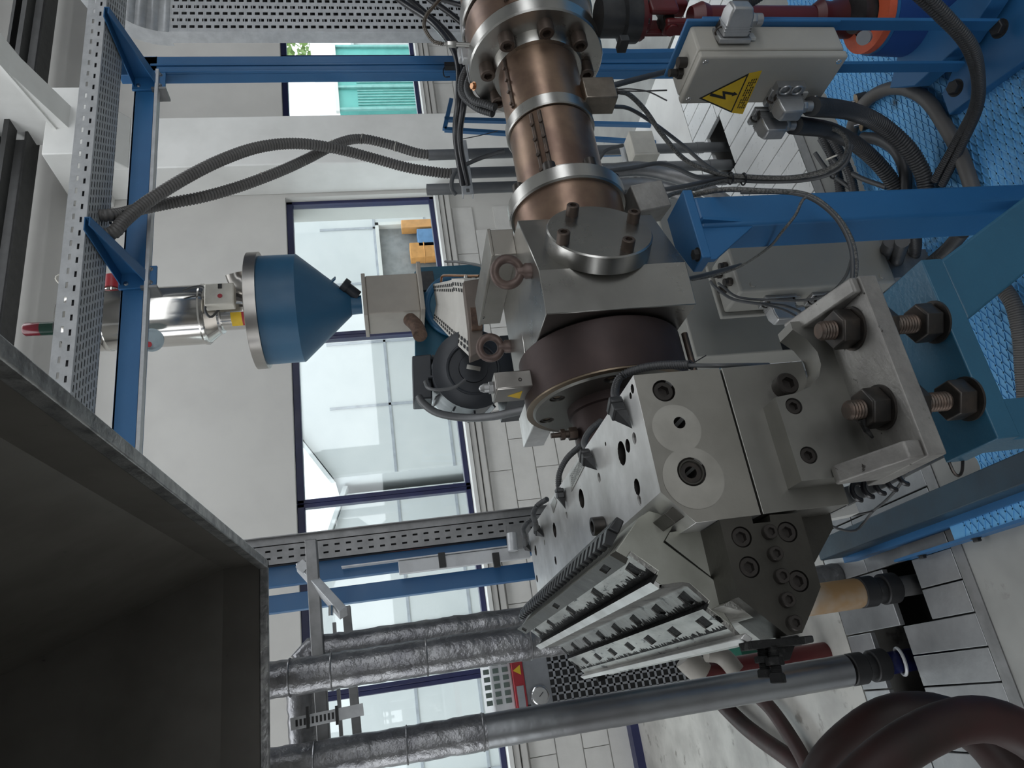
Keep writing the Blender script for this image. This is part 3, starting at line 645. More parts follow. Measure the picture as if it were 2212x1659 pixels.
obj('end_plate_backing', MB().prism([P(a, b, y=1.0) for a, b in ((1700, 1108), (1790, 1092), (1800, 1140), (1760, 1215), (1700, 1215))], (0, .12, 0)), STEELD, die)
obj('lower_lip_bar', MB().prism([P(a, b, y=.96) for a, b in ((1596, 1287), (1700, 1368), (1688, 1378), (1610, 1322), (1560, 1308))], (0, .9, 0)), LIPM, die)
fp_ = obj('deckle_plate', MB().prism([P(a, b, y=.94) for a, b in ((1622, 1384), (1738, 1374), (1740, 1391), (1628, 1402))], (0, .04, 0)), CHAR_SHADE, die, bevel=.001)
obj('deckle_block', MB().prism([P(a, b, y=.945) for a, b in ((1736, 1374), (1757, 1372), (1760, 1387), (1738, 1392))], (0, .03, 0)), RUBBER, fp_, bevel=.002)
obj('deckle_block', MB().prism([P(a, b, y=.96) for a, b in ((1655, 1395), (1720, 1390), (1708, 1426), (1665, 1432))], (0, .03, 0)), CHAR_SHADE, fp_, bevel=.002)
for a, b, c2_, d2, y in ((1646, 1398, 1655, 1465, .965), (1668, 1396, 1682, 1476, .945)):
    A, B = P(a, b, y=y), P(c2_, d2, y=y); L_ = (B-A); m = MB().tube([A+L_*(t/40) for t in range(33)], [.0062 if t % 2 else .0072 for t in range(33)], 12).hexa(A+L_*.30, A+L_*.52, .0115).lathe(A+L_*.72, L_, [(0, .009), (L_.length*.06, .0108), (L_.length*.26, .0108), (L_.length*.28, .009)], 4)
    obj('set_bolt', m, CHAR_SHADE, fp_, smooth=35)
A, B = P(1285, 1432, y=1.92), P(1300, 1470, y=1.92)
obj('far_deckle_bolt', MB().bar(A, B, .016, .02).cyl(A+Vector((0, 0, .02)), A+Vector((0, 0, .05)), .008, n=10), CHAR_SHADE, die)
# heater leads on the die top: five plugs with coiled conduits
leads = [([(1366, 926), (1345, 880)], [(1340, 876, 1.05), (1328, 850, 1.12), (1340, 815, 1.15), (1380, 797, 1.12), (1430, 789, 1.08), (1490, 788, 1.03)], .024),
         ([(1290, 1016), (1274, 984)], [(1270, 978, 1.25), (1262, 955, 1.3), (1275, 930, 1.33), (1298, 910, 1.36)], .021),
         ([(1222, 1100), (1219, 1078)], [(1218, 1078, 1.5), (1208, 1060, 1.53), (1208, 1025, 1.5), (1225, 990, 1.46), (1258, 960, 1.4)], .018),
         ([(1175, 1160), (1160, 1130)], [(1156, 1127, 1.66), (1152, 1112, 1.7), (1160, 1093, 1.72), (1182, 1078, 1.68)], .018),
         ([(1148, 1192), (1138, 1168)], [(1134, 1160, 1.84), (1130, 1145, 1.88), (1137, 1132, 1.9), (1150, 1120, 1.9)], .016)]
for i, (tip, path, s) in enumerate(leads):
    a, b = P(*tip[0], z=1.337), P(*tip[1], z=1.337); dr = (b-a).normalized(); sd = Vector((dr.y, -dr.x, 0)); Z = Vector((0, 0, 1))
    t = thing('heater_lead', ('nearest', 'second nearest', 'middle', 'second farthest', 'farthest')[i] + ' black heater plug with coiled lead on the die top', 'plug lead', a, 'heater leads on the die')
    obj('plug_wedge', MB().prism([a, a+dr*s*1.4+sd*s*.45, a+dr*s*1.4+Z*s*.7, a+dr*s*1.4-sd*s*.45], dr*.002) if False else MB().add([a, a+dr*s*1.3+sd*s*.42, a+dr*s*1.3-sd*s*.42, a+dr*s*1.3+sd*s*.42+Z*s*.7, a+dr*s*1.3-sd*s*.42+Z*s*.7], [(0, 1, 2), (1, 3, 4, 2), (0, 3, 1), (0, 2, 4), (0, 4, 3)]), CAPM, t)
    obj('plug_body', MB().obox(a+dr*s*1.65+Z*s*.42, dr*s*.35, sd*s*.5, Z*s*.42), CAPM, t, bevel=.002)
    obj('plug_cap', MB().obox(a+dr*s*2.2+Z*s*.45, dr*s*.25, sd*s*.62, Z*s*.45), CAPM, t, bevel=.003)
    pts = [a+dr*s*2.3+Z*s*.5]+px(path)
    obj('coiled_lead', corr(pts, .0078 if i == 0 else .0068, .0055, .16, 8), CABLE if i else MATS['hose_grey'], t, smooth=70)
cable('thermocouple_cable', px([(1488, 789, 1.03), (1540, 790, 1.0), (1600, 789, 1.0), (1660, 788, 1.05)]), .0035, CABLE, 'thin grey cable leaving the nearest die plug along the top edge')
obj('cable_tie', MB().torus(P(1492, 788, y=1.03), (-.2, 0, 1), .007, .0018, 16, 6).bar(P(1492, 788, y=1.03), P(1525, 768, y=1.03), .003, .0015), CABLEB, bpy.data.objects['thermocouple_cable'])

# ================================================================ bracket with levelling studs
br = thing('die_bracket', 'crusty grey steel bracket bolted to the die end', 'bracket', (.33, .87, 1.011))
curve = [(.211, 1.011), (.211, 1.152), (.334, 1.152), (.337, 1.12), (.345, 1.095), (.36, 1.075), (.378, 1.066), (.398, 1.065), (.42, 1.075), (.437, 1.092), (.45, 1.092), (.45, 1.011)]
bp = obj('back_plate', MB().prism([(x, .9, z) for x, z in curve], (0, .04, 0)), mat('bracket_face', (.3, .295, .27), .45, .85, (.22, .215, .2), 7, .35, .65, bump=.05, col3=(.16, .1, .07), s3=10, t3=.7), br, bevel=.004)
cc = MB(); bpb = [(1715, 877), (1747, 983)]
for a, b in bpb: q = P(a, b, y=.9); cc.lathe(q+Vector((0, .012, 0)), (0, -1, 0), [(0, .0125), (.03, .0125)], 24)
for m_ in list(bp.modifiers): bp.modifiers.remove(m_)
cut(bp, cc)
for a, b in bpb: cap(P(a, b, y=.9)+Vector((0, .011, 0)), (0, -1, 0), .0117, bp, h=.8, mt=BOLT)
obj('shelf', MB().box(.2, .462, .797, .93, 1.011, 1.039), GRIT, br, bevel=.002)
obj('side_rib', MB().prism([(.2, .9, 1.039), (.2, .9, 1.105), (.2, .885, 1.11), (.2, .8, 1.062), (.2, .8, 1.039)], (.024, 0, 0)), GRIT, br, bevel=.003)
obj('side_rib', MB().prism([(.438, .93, 1.039), (.438, .93, 1.085), (.438, .8, 1.05), (.438, .8, 1.039)], (.024, 0, 0)), GRIT, br, bevel=.003)
obj('resin_drip', MB().tube(px([(1862, 905, .85), (1872, 930, .855), (1885, 945, .86)]), [.006, .004, .002], 8), CHAR_SHADE, br)
def stud(x, lab):
    y = .845; s = thing('levelling_stud', lab, 'stud', (x, y, .905), 'levelling studs of the die bracket')
    pts = [(x, y, .905+.0022*i) for i in range(86)]; rr_ = [.0137 if (i//1) % 2 else .0126 for i in range(86)]
    rr_[-1] = .0105; obj('threaded_rod', MB().tube(pts, rr_, 20), BOLTB, s, smooth=30)
    for z0, z1 in ((1.042, 1.069), (.982, 1.008), (.912, .94)):
        nt_ = obj('hex_nut', MB().hexa((x, y, z0), (x, y, z1), .0285), BOLT, s, bevel=.001)
    for z0 in (1.039, 1.008, .906): obj('washer', MB().cyl((x, y, z0), (x, y, z0+.0035), .031, n=32), BOLT, s)
stud(.405, 'upper of the two threaded levelling studs, farther from the charred lips'); stud(.285, 'lower of the two threaded levelling studs, nearer the charred lips')
# ================================================================ blue stand under the die bracket
ZP = .1
st = thing('die_stand', 'worn light blue steel stand carrying the levelling studs', 'stand', (.36, .9, ZP))
obj('top_plate', MB().box(.22, .5, .828, .932, .868, .903), BLUEW, st, bevel=.002)
obj('pillar', MB().box(.225, .285, .86, .92, .2, .868), BLUEW, st, bevel=.003)
u0, l0 = P(2032, 562, y=.838), P(2092, 690, y=.838); du_, dl_ = P(2212, 426, y=.838)-u0, P(2212, 592, y=.838)-l0
A = [u0, u0+du_*((ZP-u0.z)/du_.z), l0+dl_*((ZP-l0.z)/dl_.z), l0]
obj('diagonal_arm', MB().prism(A, (0, .07, 0)), BLUEW, st, bevel=.004)
obj('wire_hook', MB().tube(smoothpath(px([(2050, 998, .93), (2060, 1020, .93), (2070, 1028, .93), (2078, 1018, .93), (2080, 990, .93)]), .004), .0022, 6), BOLT, st)
obj('foot', MB().box(.2, .31, .82, .96, ZP, .2), BLUE, st, bevel=.004)

# ================================================================ machine base platform with raised diamond pattern
base = thing('base_platform', 'light blue raised diamond plate platform under the hoses', 'platform', (1.4, 1.3, 0))
bx0, bx1, by0, by1 = .36, 3.2, .45, 1.757
obj('deck', MB().box(bx0, bx1, by0, by1, ZP-.012, ZP), CHECK, base)
rd = MB()
def clipline(p, d):
    t0, t1 = -9, 9
    for o_, dd, lo_, hi_ in ((p[0], d[0], bx0, bx1), (p[1], d[1], by0, by1)):
        if abs(dd) < 1e-9: continue
        a, b = sorted(((lo_-o_)/dd, (hi_-o_)/dd)); t0, t1 = max(t0, a), min(t1, b)
    return (t0, t1) if t1 > t0 else None
for ang, pit in ((math.radians(-17), .0215), (math.radians(27.5), .018)):
    dd = (math.cos(ang), math.sin(ang)); nn = (-dd[1], dd[0]); cx_, cy_ = (bx0+bx1)/2, (by0+by1)/2
    for k in range(-95, 96):
        p_ = (cx_+nn[0]*k*pit, cy_+nn[1]*k*pit); c_ = clipline(p_, dd)
        if c_: rd.bar((p_[0]+dd[0]*c_[0], p_[1]+dd[1]*c_[0], ZP+.0008), (p_[0]+dd[0]*c_[1], p_[1]+dd[1]*c_[1], ZP+.0008), .0034, .0036)
obj('diamond_ridges', rd, CHECK, base, smooth=0, kind='stuff')
obj('side_channel', MB().box(bx0, bx1, by1-.03, by1, 0, ZP-.012), BLUE, base)
obj('cross_beam', MB().box(.30, .372, .6, 2.56, .06, .165), BEAMD, base, bevel=.003)
obj('end_channel', MB().box(.28, .31, .6, 2.56, 0.02, .075), BLUE, base)
dk = obj('end_deck', MB().box(.24, .30, .6, 2.0, .045, .06), CHECK, base)
r2 = MB()
for k in range(50):
    y = .6+k*.027
    r2.bar((.242, y, .061), (.298, y+.03, .061), .004, .003).bar((.298, y, .061), (.242, y+.03, .061), .004, .003)
obj('end_deck_ridges', r2, CHECK, base, smooth=0, kind='stuff')
obj('end_plate', MB().box(.232, .24, .6, 2.3, 0, .062), BLUE, base)
for k, y in enumerate((1.95, 2.2)): hexbolt((.232, y, .03), (-1, 0, 0), .012, base, mt=RUBBER)
# rubber buffers standing on the deck
for k, (a, b) in enumerate(((1862, 212), (1872, 262))):
    c = P(a, b, z=ZP+.02); t = thing('rubber_buffer', ('upper' if k == 0 else 'lower') + ' black rubber buffer with brass plate lying on the diamond plate', 'buffer', (c.x, c.y, ZP), 'rubber buffers')
    d_ = Vector((.05, .45, .9)).normalized(); o_ = Vector((c.x, c.y, ZP+.004))
    obj('rubber', MB().lathe(o_, d_, [(0, .021), (.03, .022)], 20), RUBBER, t)
    obj('brass_plate', MB().lathe(o_+d_*.03, d_, [(0, .0225), (.003, .0225)], 20), mat('brass', (.5, .38, .25), .45, .7), t)
    obj('stud', MB().cyl(o_+d_*.033, o_+d_*.052, .005, n=10), CHROME, t)

# ================================================================ support post
post = thing('support_post', 'deep blue square support post below the screen changer', 'post', (.87, 1.27, ZP))
x0p, x1p = P(1800, 476, y=1.225).x, P(1800, 412, y=1.225).x
obj('tube', MB().box(x0p, x1p, 1.225, 1.32, ZP, 1.0), BLUE, post, bevel=.008, seg=3)
obj('head_plate', MB().prism([(.772, 1.22, 1.0), (.945, 1.22, 1.0), (.945, 1.325, 1.0), (.868, 1.325, 1.0), (.772, 1.275, 1.0)], (0, 0, .021)), BLUE, post, bevel=.002)
obj('gusset', MB().prism([(x0p+.01, 1.232, 1.0), (.775, 1.232, 1.0), (.775, 1.232, .985), (x0p+.01, 1.232, .865)], (0, .012, 0)), BLUE, post, bevel=.001)
obj('gusset', MB().prism([(.86, 1.226, 1.0), (.86, 1.21, 1.0), (.86, 1.226, .9)], (.008, 0, 0)), BLUE, post)
hexbolt((.79, 1.235, 1.021), (0, 0, 1), .012, post, mt=RUBBER)
obj('base_gusset', MB().prism([P(2120, 432, y=1.19), P(2230, 405, y=1.19), P(2230, 425, y=1.19)], (0, .01, 0)), BLUE, post)

# ================================================================ electrical boxes
ROWW = mat('label_white', (.55, .55, .53), .4)
def connector(parent, c, n, up_, w, l, h, name='plug_connector', gland=True, out=None):
    """cast plug housing: n = away from the box, up_ = along the length"""
    n, u = Vector(n).normalized(), Vector(up_).normalized(); s = n.cross(u)
    pf = obj('socket_base', MB().obox(Vector(c)+n*.006, n*.006, u*l*.62, s*w*.6), ALU, parent, bevel=.002)
    bd = obj(name, MB().add([Vector(c)+n*t+u*(su*l*k/2)+s*(ss*w*k/2) for t, k in ((.012, 1), (h*.75, .96), (h, .74)) for su, ss in ((-1, -1), (1, -1), (1, 1), (-1, 1))],
        [(i*4+j, i*4+(j+1) % 4, (i+1)*4+(j+1) % 4, (i+1)*4+j) for i in range(2) for j in range(4)]+[(8, 9, 10, 11), (3, 2, 1, 0)]), ALU, parent, bevel=.004)
    for t in (.3, .38, .46): obj('rib', MB().obox(Vector(c)+n*h*t, n*.0012, u*l*.505, s*w*.505), ALU, bd)
    for sg in (-1, 1): obj('locking_lever', MB().torus(Vector(c)+n*.016+u*sg*l*.53, s, .009, .0025, 14, 6, rz=1).bar(Vector(c)+n*.012+u*sg*l*.5-s*w*.5, Vector(c)+n*.03+u*sg*l*.5-s*w*.3, .01, .003), BOLT, bd)
    obj('label_tag', MB().obox(Vector(c)+n*.004-u*l*.78, n*.003, u*.008, s*.011), ROWW, parent)
    if out is not None:
        o_ = Vector(out).normalized(); p0 = Vector(c)+n*h*.55+o_*l*.45
        obj('gland', MB().hexa(p0, p0+o_*.016, w*.36).cyl(p0+o_*.016, p0+o_*.03, w*.32, n=18), ALU, bd)
        return p0+o_*.03
b1x = thing('junction_box', 'beige electrical box with yellow lightning warning sign', 'electrical box', (1.25, 1.16, .5))
LX, BX, BYn, BYf, BZt, BZb = 1.2, 1.296, 1.1, 1.235, .957, .604
obj('body', MB().box(LX+.022, BX, BYn, BYf, BZb, BZt), BEIGE, b1x, bevel=.006, seg=3)
lid = obj('lid', MB().box(LX, LX+.02, BYn-.001, BYf+.001, BZb-.001, BZt+.001), BEIGE, b1x, bevel=.005, seg=3)
for y in (BYn+.014, BYf-.014):
    for z in (BZb+.016, BZt-.016): obj('lid_screw', MB().lathe((LX+.001, y, z), (-1, 0, 0), [(0, .007), (.002, .006), (.002, .0035), (.0005, .003)], 16), CHROME, lid)
obj('mounting_plate', MB().box(BX, BX+.008, BYn-.012, BYf+.012, BZb-.01, BZt+.012), BLUE, b1x, bevel=.003)
for y in (BYn+.006, 1.232): obj('flat_bar', MB().box(BX+.008, BX+.018, y-.014, y+.014, .165, BZt-.03), BLUE, b1x, bevel=.001)
# warning sign on the lid (points along the photo), triangle plus text strip
sn = Vector((LX-.0006, 0, 0)); cz, cy_ = .79, 1.158
def L3(y, z, e=0): return Vector((LX-.0012-e, y, z))
def inset(pts, k):
    c = sum(pts, Vector())/len(pts); return [p_.lerp(c, k) for p_ in pts]
# sign corners follow the photograph
tri = [Pp(1510, 212, (LX, 0, 0), Vector((1, 0, 0))), Pp(1618, 158, (LX, 0, 0), Vector((1, 0, 0))), Pp(1580, 243, (LX, 0, 0), Vector((1, 0, 0)))]
e = Vector((-.0008, 0, 0))
quad = [tri[1], Pp(1646, 152, (LX, 0, 0), Vector((1, 0, 0))), Pp(1604, 246, (LX, 0, 0), Vector((1, 0, 0))), tri[2]]
sg = obj('warning_sign', MB().prism([p_+e for p_ in tri], (.0005, 0, 0)), BLACK, lid)
obj('sign_field', MB().prism([p_+e*2 for p_ in inset(tri, .12)], (.0005, 0, 0)), YELLOW, sg)
obj('sign_text_strip', MB().prism([p_+e for p_ in quad], (.0005, 0, 0)), YELLOW, sg)
tm = MB()
for k in range(4):
    a0, a1 = quad[0].lerp(quad[1], .28+.17*k), quad[3].lerp(quad[2], .28+.17*k)
    for j in range(12):
        s0 = .16+.06*j
        if (j*3+k*5) % 7 == 0: continue
        p0, p1 = a0.lerp(a1, s0)+e*2, a0.lerp(a1, s0+.045)+e*2; dv = (quad[1]-quad[0])*.09; tm.add([p0, p1, p1+dv, p0+dv], [(0, 1, 2, 3)])
obj('sign_text', tm, BLACK, sg, smooth=0, kind='stuff')
bolt = [(1536, 199.6), (1561, 206.9), (1560, 195.3), (1584, 199.2), (1586, 197), (1593, 202.5), (1580, 206.5), (1581, 203.5), (1566, 201.5), (1567, 213.5), (1532, 205.4)]
obj('lightning_arrow', MB().prism([Pp(a, b, (LX, 0, 0), Vector((1, 0, 0)))+e*3 for a, b in bolt], (.0005, 0, 0)), BLACK, sg, smooth=0)
# plugs: one on the near side, two on the lid (a third socket empty)
connector(b1x, P(1578, 83, y=BYn), (.25, -1, .0), (0, 0, 1), .042, .06, .075, out=(0, .0, -1))
g1 = connector(b1x, Pp(1690, 205, (LX, 0, 0), Vector((1, 0, 0))), (-1, -.05, 0), (0, 0, 1), .04, .066, .07, out=(0, 0, -1))
g2 = connector(b1x, Pp(1655, 246, (LX, 0, 0), Vector((1, 0, 0))), (-1, -.05, 0), (0, 0, 1), .04, .066, .07, out=(0, 0, -1))
obj('socket_base', MB().obox(Pp(1700, 186, (LX, 0, 0), Vector((1, 0, 0)))+Vector((-.01, 0, 0)), (.01, 0, 0), (0, .016, 0), (0, 0, .035)).torus(Pp(1690, 178, (LX, 0, 0), Vector((1, 0, 0)))+Vector((-.024, 0, 0)), (1, 0, 0), .012, .0025, 16, 6).torus(Pp(1715, 178, (LX, 0, 0), Vector((1, 0, 0)))+Vector((-.024, 0, 0)), (1, 0, 0), .012, .0025, 16, 6), ALU, b1x)
obj('top_gland', MB().cyl((1.25, 1.16, BZt), (1.25, 1.16, BZt+.02), .012, n=14).hexa((1.25, 1.19, BZt), (1.25, 1.19, BZt+.012), .014).cyl((1.25, 1.19, BZt+.012), (1.25, 1.19, BZt+.03), .009, n=12), BOLT, b1x)
b2x = thing('control_box', 'long grey control box partly behind the blue post', 'electrical box', (.97, 1.66, .1))
x0, x1, z0, z1 = .90, 1.049, .262, .73
obj('body', MB().box(x0, x1, 1.6, 1.715, z0, z1), GREYBOX, b2x, bevel=.007, seg=3)
obj('rear_flange', MB().box(x0-.012, x1+.01, 1.715, 1.73, z0-.01, z1+.01), GREYBOX, b2x, bevel=.004)
for z in (z0+.04, z1-.04): obj('cover_stud', MB().lathe((x0+.02, 1.6, z), (0, -1, 0), [(0, .009), (.004, .008)], 14), GREYBOX, b2x)
for k, (dx, dy) in enumerate(((.05, .03), (.05, .07), (.1, .03), (.1, .07))):
    obj('top_gland', MB().hexa((x0+dx, 1.6+dy, z1), (x0+dx, 1.6+dy, z1+.012), .012).cyl((x0+dx, 1.6+dy, z1+.012), (x0+dx, 1.6+dy, z1+.022), .01, n=12), BOLT, b2x)
obj('pedestal', MB().box(x0+.03, x1-.03, 1.63, 1.7, ZP, z0), GALVD, b2x)
g3 = connector(b2x, (x0, 1.655, .6), (-1, -.1, 0), (0, 0, 1), .042, .075, .075, out=(0, 0, -1))
g4 = connector(b2x, (x0, 1.655, .46), (-1, -.1, 0), (0, 0, 1), .042, .075, .075, out=(0, 0, -1))
cb = thing('grey_cabinet', 'plain grey cabinet low behind the control box', 'cabinet', (1.1, 2.1, 0))
obj('body', MB().box(.89, 1.5, 1.98, 2.08, .285, .715), GREYBOX, cb, bevel=.005); obj('plinth', MB().box(.95, 1.45, 1.99, 2.07, 0, .285), GALVD, cb)
obj('vent', MB().box(.892, .92, 1.978, 1.98, .36, .42), BLACK, cb)
for k in range(3): obj('pipe_stub', MB().cyl((.80, 1.85+.05*k, .42), (.80, 1.85+.05*k, .3), .018, n=14).cyl((.80, 1.85+.05*k, .34), (.80, 1.85+.05*k, .32), .021, n=14), PVC, cb)

# ================================================================ gearbox side: cardan shaft, motor, angle bracket
cs = thing('cardan_shaft', 'dark red cardan drive shaft with universal joint', 'drive shaft', (1.6, 1.33, .4))
a0, a1, a2, a3, a4 = (P(q, 38, y=1.33) for q in (1375, 1400, 1490, 1540, 1830)); D = (a4-a0).normalized()
obj('flange_yoke', MB().lathe(a0, D, [(0, .058), (.012, .058), (.012, .04), (.03, .036)], 32), REDP, cs)
for k in range(6):
    q = frame(D); v_ = (q[0]*math.cos(k*1.047)+q[1]*math.sin(k*1.047))*.048; hexbolt(a0+D*.012+v_, D, .007, cs, mt=BOLT)
for sgn in (-1, 1):
    q = frame(D); obj('yoke_arm', MB().obox(a1+D*.03+q[0]*sgn*.034, D*.04, q[0]*.01, q[1]*.024), REDP, cs, bevel=.008, seg=3)
    obj('yoke_arm', MB().obox(a1+D*.075+q[1]*sgn*.034, D*.04, q[1]*.01, q[0]*.024), REDP, cs, bevel=.008, seg=3)
    obj('bearing_cap', MB().cyl(a1+D*.055+q[1]*sgn*.03, a1+D*.055+q[1]*sgn*.05, .017, n=18), REDP, cs)
obj('cross', MB().obox(a1+D*.05, D*.016, q[0]*.04, q[1]*.016).obox(a1+D*.05, D*.016, q[0]*.016, q[1]*.04), BOLT, cs, bevel=.004)
obj('tube_collar', MB().lathe(a2, D, [(0, .028), (.03, .04), (.05, .033)], 24), REDP, cs)
obj('shaft_tube', MB().cyl(a2+D*.03, a4, .03, n=28), REDP, cs)
obj('lower_yoke', MB().lathe(a4-D*.11, D, [(0, .032), (.02, .046), (.05, .04), (.1, .055), (.12, .055)], 28), REDP, cs)
hb = thing('drive_hub', 'oily black hub on the gearbox output beside the red shaft', 'hub', (1.6, 1.33, 1.0))
h0 = P(1292, 38, y=1.33); obj('drum', MB().lathe(h0, a0-h0, [(0, .05), ((a0-h0).length*.55, .05), ((a0-h0).length*.6, .064), ((a0-h0).length*.98, .064)], 36), CAPM, hb, smooth=30)
obj('clamp_ear', MB().obox(P(1345, 95, y=1.3), (.01, 0, 0), (0, .02, 0), (0, 0, .012)), CAPM, hb, bevel=.002)
mo = thing('drive_motor', 'dark blue motor with an orange ring below the red shaft', 'motor', (1.5, 1.25, ZP))
o0 = P(1868, 30, y=1.28); obj('orange_ring', MB().lathe(o0, D, [(0, .058), (0, .1), (.03, .1), (.03, .058)], 44, cap=False), ORANGE, mo)
obj('hub_black', MB().cyl(o0-D*.03, o0+D*.02, .05, n=28), CAPM, mo)
obj('gauge_dial', MB().cyl(P(1865, 82, y=1.26), P(1869, 80, y=1.27), .018, n=20), GREYU, mo)
obj('motor_body', MB().lathe(o0+D*.03, D, [(0, .105), (.12, .11), (.3, .11)], 40), mat('motor_blue', (.012, .05, .2), .45), mo)
obj('motor_flange', MB().lathe(o0+D*.022, D, [(0, .103), (.012, .103)], 40), BLUE, mo)
ab = thing('angle_bracket', 'blue bolted angle bracket on the platform at the photo corner', 'bracket', (1.2, 1.0, ZP))
Q = [P(2085, -40, z=.2), P(2230, -40, z=.2), P(2230, 75, z=.2), P(2000, 250, z=.2), P(1985, 205, z=.2)]
obj('foot_plate', MB().prism([Vector((p_.x, p_.y, ZP)) for p_ in Q], (0, 0, .03)), BLUE, ab, bevel=.003)
obj('upright_plate', MB().prism([P(2140, -30, z=.14), P(1975, 110, z=.14), P(1955, 190, z=.14), P(2010, 185, z=.14), P(2120, 90, z=.14), P(2200, -30, z=.14)], (0, 0, .05)), BLUE, ab, bevel=.002)
for a, b in ((2160, 62), (2065, 190), (2120, 28)): hexbolt(P(a, b, z=.16), (0, -.15, 1), .018, ab, mt=RUBBER)
obj('strut', MB().bar(P(1300, 118, y=2.0), P(1500, 115, y=2.0), .03, .02), BLUE, ab)
hr = thing('blue_trestle', 'slim blue trestle frame standing behind the barrel near the wall', 'trestle', (2.4, 3.2, 0))
for q in (([(960, 258), (1460, 272)]), ([(960, 280), (1440, 310)]), ([(1422, 122), (1432, 300)]), ([(1300, 110), (1500, 116)]), ([(975, 215), (960, 280)])):
    obj('rail', MB().bar(P(*q[0], y=3.2), P(*q[1], y=3.2), .022, .022), BLUE, hr)
obj('cross_rail', MB().bar(P(1285, 180, y=3.2), P(1390, 120, y=3.2), .03, .03), BLUE, hr)
obj('foot_plate', MB().obox(P(1345, 135, y=3.3), (.06, 0, 0), (0, .01, 0), (0, 0, .06)), BLUE, hr)
for xx, yy in ((2.35, 3.2), (2.75, 3.2)): obj('leg', MB().box(xx-.011, xx+.011, yy-.011, yy+.011, 0, .75), BLUE, hr)
# ================================================================ hoses and cables around the boxes
def onfloor(pts): return [P(a, b, z=z) for a, b, z in pts]
hose('power_hose', [g1]+onfloor([(1835, 240, .42), (1900, 268, .28), (1960, 320, .19), (1995, 380, .14), (2000, 430, .13)]), .0235, .0085, HOSE, 'thick ribbed hose from the upper lid plug, right of the two', group='ribbed power hoses', depth=.1)
hose('power_hose', [g2]+onfloor([(1795, 283, .42), (1860, 320, .26), (1915, 375, .17), (1945, 430, .13)]), .0225, .0085, HOSE, 'thick ribbed hose from the lower lid plug, left of the two', group='ribbed power hoses', depth=.1)
hose('power_hose', [P(1600, 5, y=1.05), P(1640, -20, y=1.05), P(1700, -60, y=1.05)], .022, .0085, HOSE, 'ribbed hose leaving the plug at the upper photo edge', group='ribbed power hoses', depth=.1)
hose('loop_hose', onfloor([(1960, -30, .5), (2030, 35, .42), (2085, 95, .34), (2110, 165, .26), (2105, 230, .2), (2070, 300, .15), (2020, 390, .13)]), .013, .006, HOSE, 'left twin of the slim ribbed hose pair sweeping over the platform', group='slim ribbed hose pair', depth=.11)
hose('loop_hose', onfloor([(1985, -30, .5), (2050, 35, .42), (2103, 100, .34), (2118, 170, .26), (2113, 235, .2), (2080, 310, .15), (2035, 400, .13)]), .011, .006, HOSE, 'right twin of the slim ribbed hose pair sweeping over the platform', group='slim ribbed hose pair', depth=.11)
cable('rubber_hose', onfloor([(1835, 300, .125), (1850, 250, .125), (1875, 215, .125), (1915, 193, .125), (1955, 192, .125), (2000, 215, .125), (2040, 270, .125), (2075, 335, .125), (2105, 420, .125)]), .0195, HOSEL, 'big smooth grey hose arching over the diamond plate', 'hose', n=14)
cable('rubber_hose', onfloor([(1865, 298, .125), (1900, 302, .125), (1935, 325, .125), (1955, 370, .125), (1955, 430, .125)]), .018, HOSE, 'short dark smooth hose curving between the ribbed hoses', 'hose', n=14)
for k, (pts, r) in enumerate((([(1765, 268, .22), (1790, 320, .18), (1810, 380, .15), (1820, 450, .14)], .016), ([(1785, 280, .22), (1815, 330, .18), (1840, 390, .15), (1850, 450, .14)], .015),
                              ([(1770, 300, .2), (1800, 345, .17), (1850, 380, .15), (1915, 405, .13)], .008), ([(1760, 330, .2), (1790, 370, .17), (1835, 405, .15), (1880, 440, .13)], .007))):
    if k < 2: hose('floor_hose', onfloor(pts), r, .007, HOSE, ('upper' if k == 0 else 'lower')+' of two ribbed hoses crossing the far platform edge', group='hoses at the platform edge')
    else: cable('floor_cable', onfloor(pts), r, CABLE, ('upper' if k == 2 else 'lower')+' thin grey cable lying at the far platform edge', group='cables at the platform edge')
obj('zip_tie', MB().tube(onfloor([(1785, 345, .21), (1808, 335, .21)]), .003, 6), CREAM); tag(bpy.data.objects['zip_tie'], 'white zip tie around the hoses at the platform edge', 'zip tie')
for k, (pts, r, pit_) in enumerate((([(1925, 520, .3), (1910, 560, .22), (1905, 620, .16), (1925, 700, .14)], .02, .007), ([(1950, 520, .3), (1935, 570, .2), (1925, 640, .15), (1940, 720, .14)], .019, .007), ([(1975, 500, .2), (1975, 540, .15), (1960, 600, .13)], .019, .007),
                                   ([(2080, 500, .2), (2050, 535, .15), (2010, 570, .13)], .019, .007), ([(2165, 620, .13), (2190, 660, .13), (2205, 730, .13), (2210, 800, .13), (2215, 860, .13)], .02, .006))):
    hose('under_hose', onfloor(pts), r, pit_, HOSE if k < 4 else HOSEL, ('first ribbed hose right of the control box', 'second ribbed hose right of the control box', 'third ribbed hose right of the control box', 'ribbed hose slanting behind the diagonal blue arm', 'light ribbed hose at the right photo edge beside the stand')[k], group='ribbed hoses under the stand')
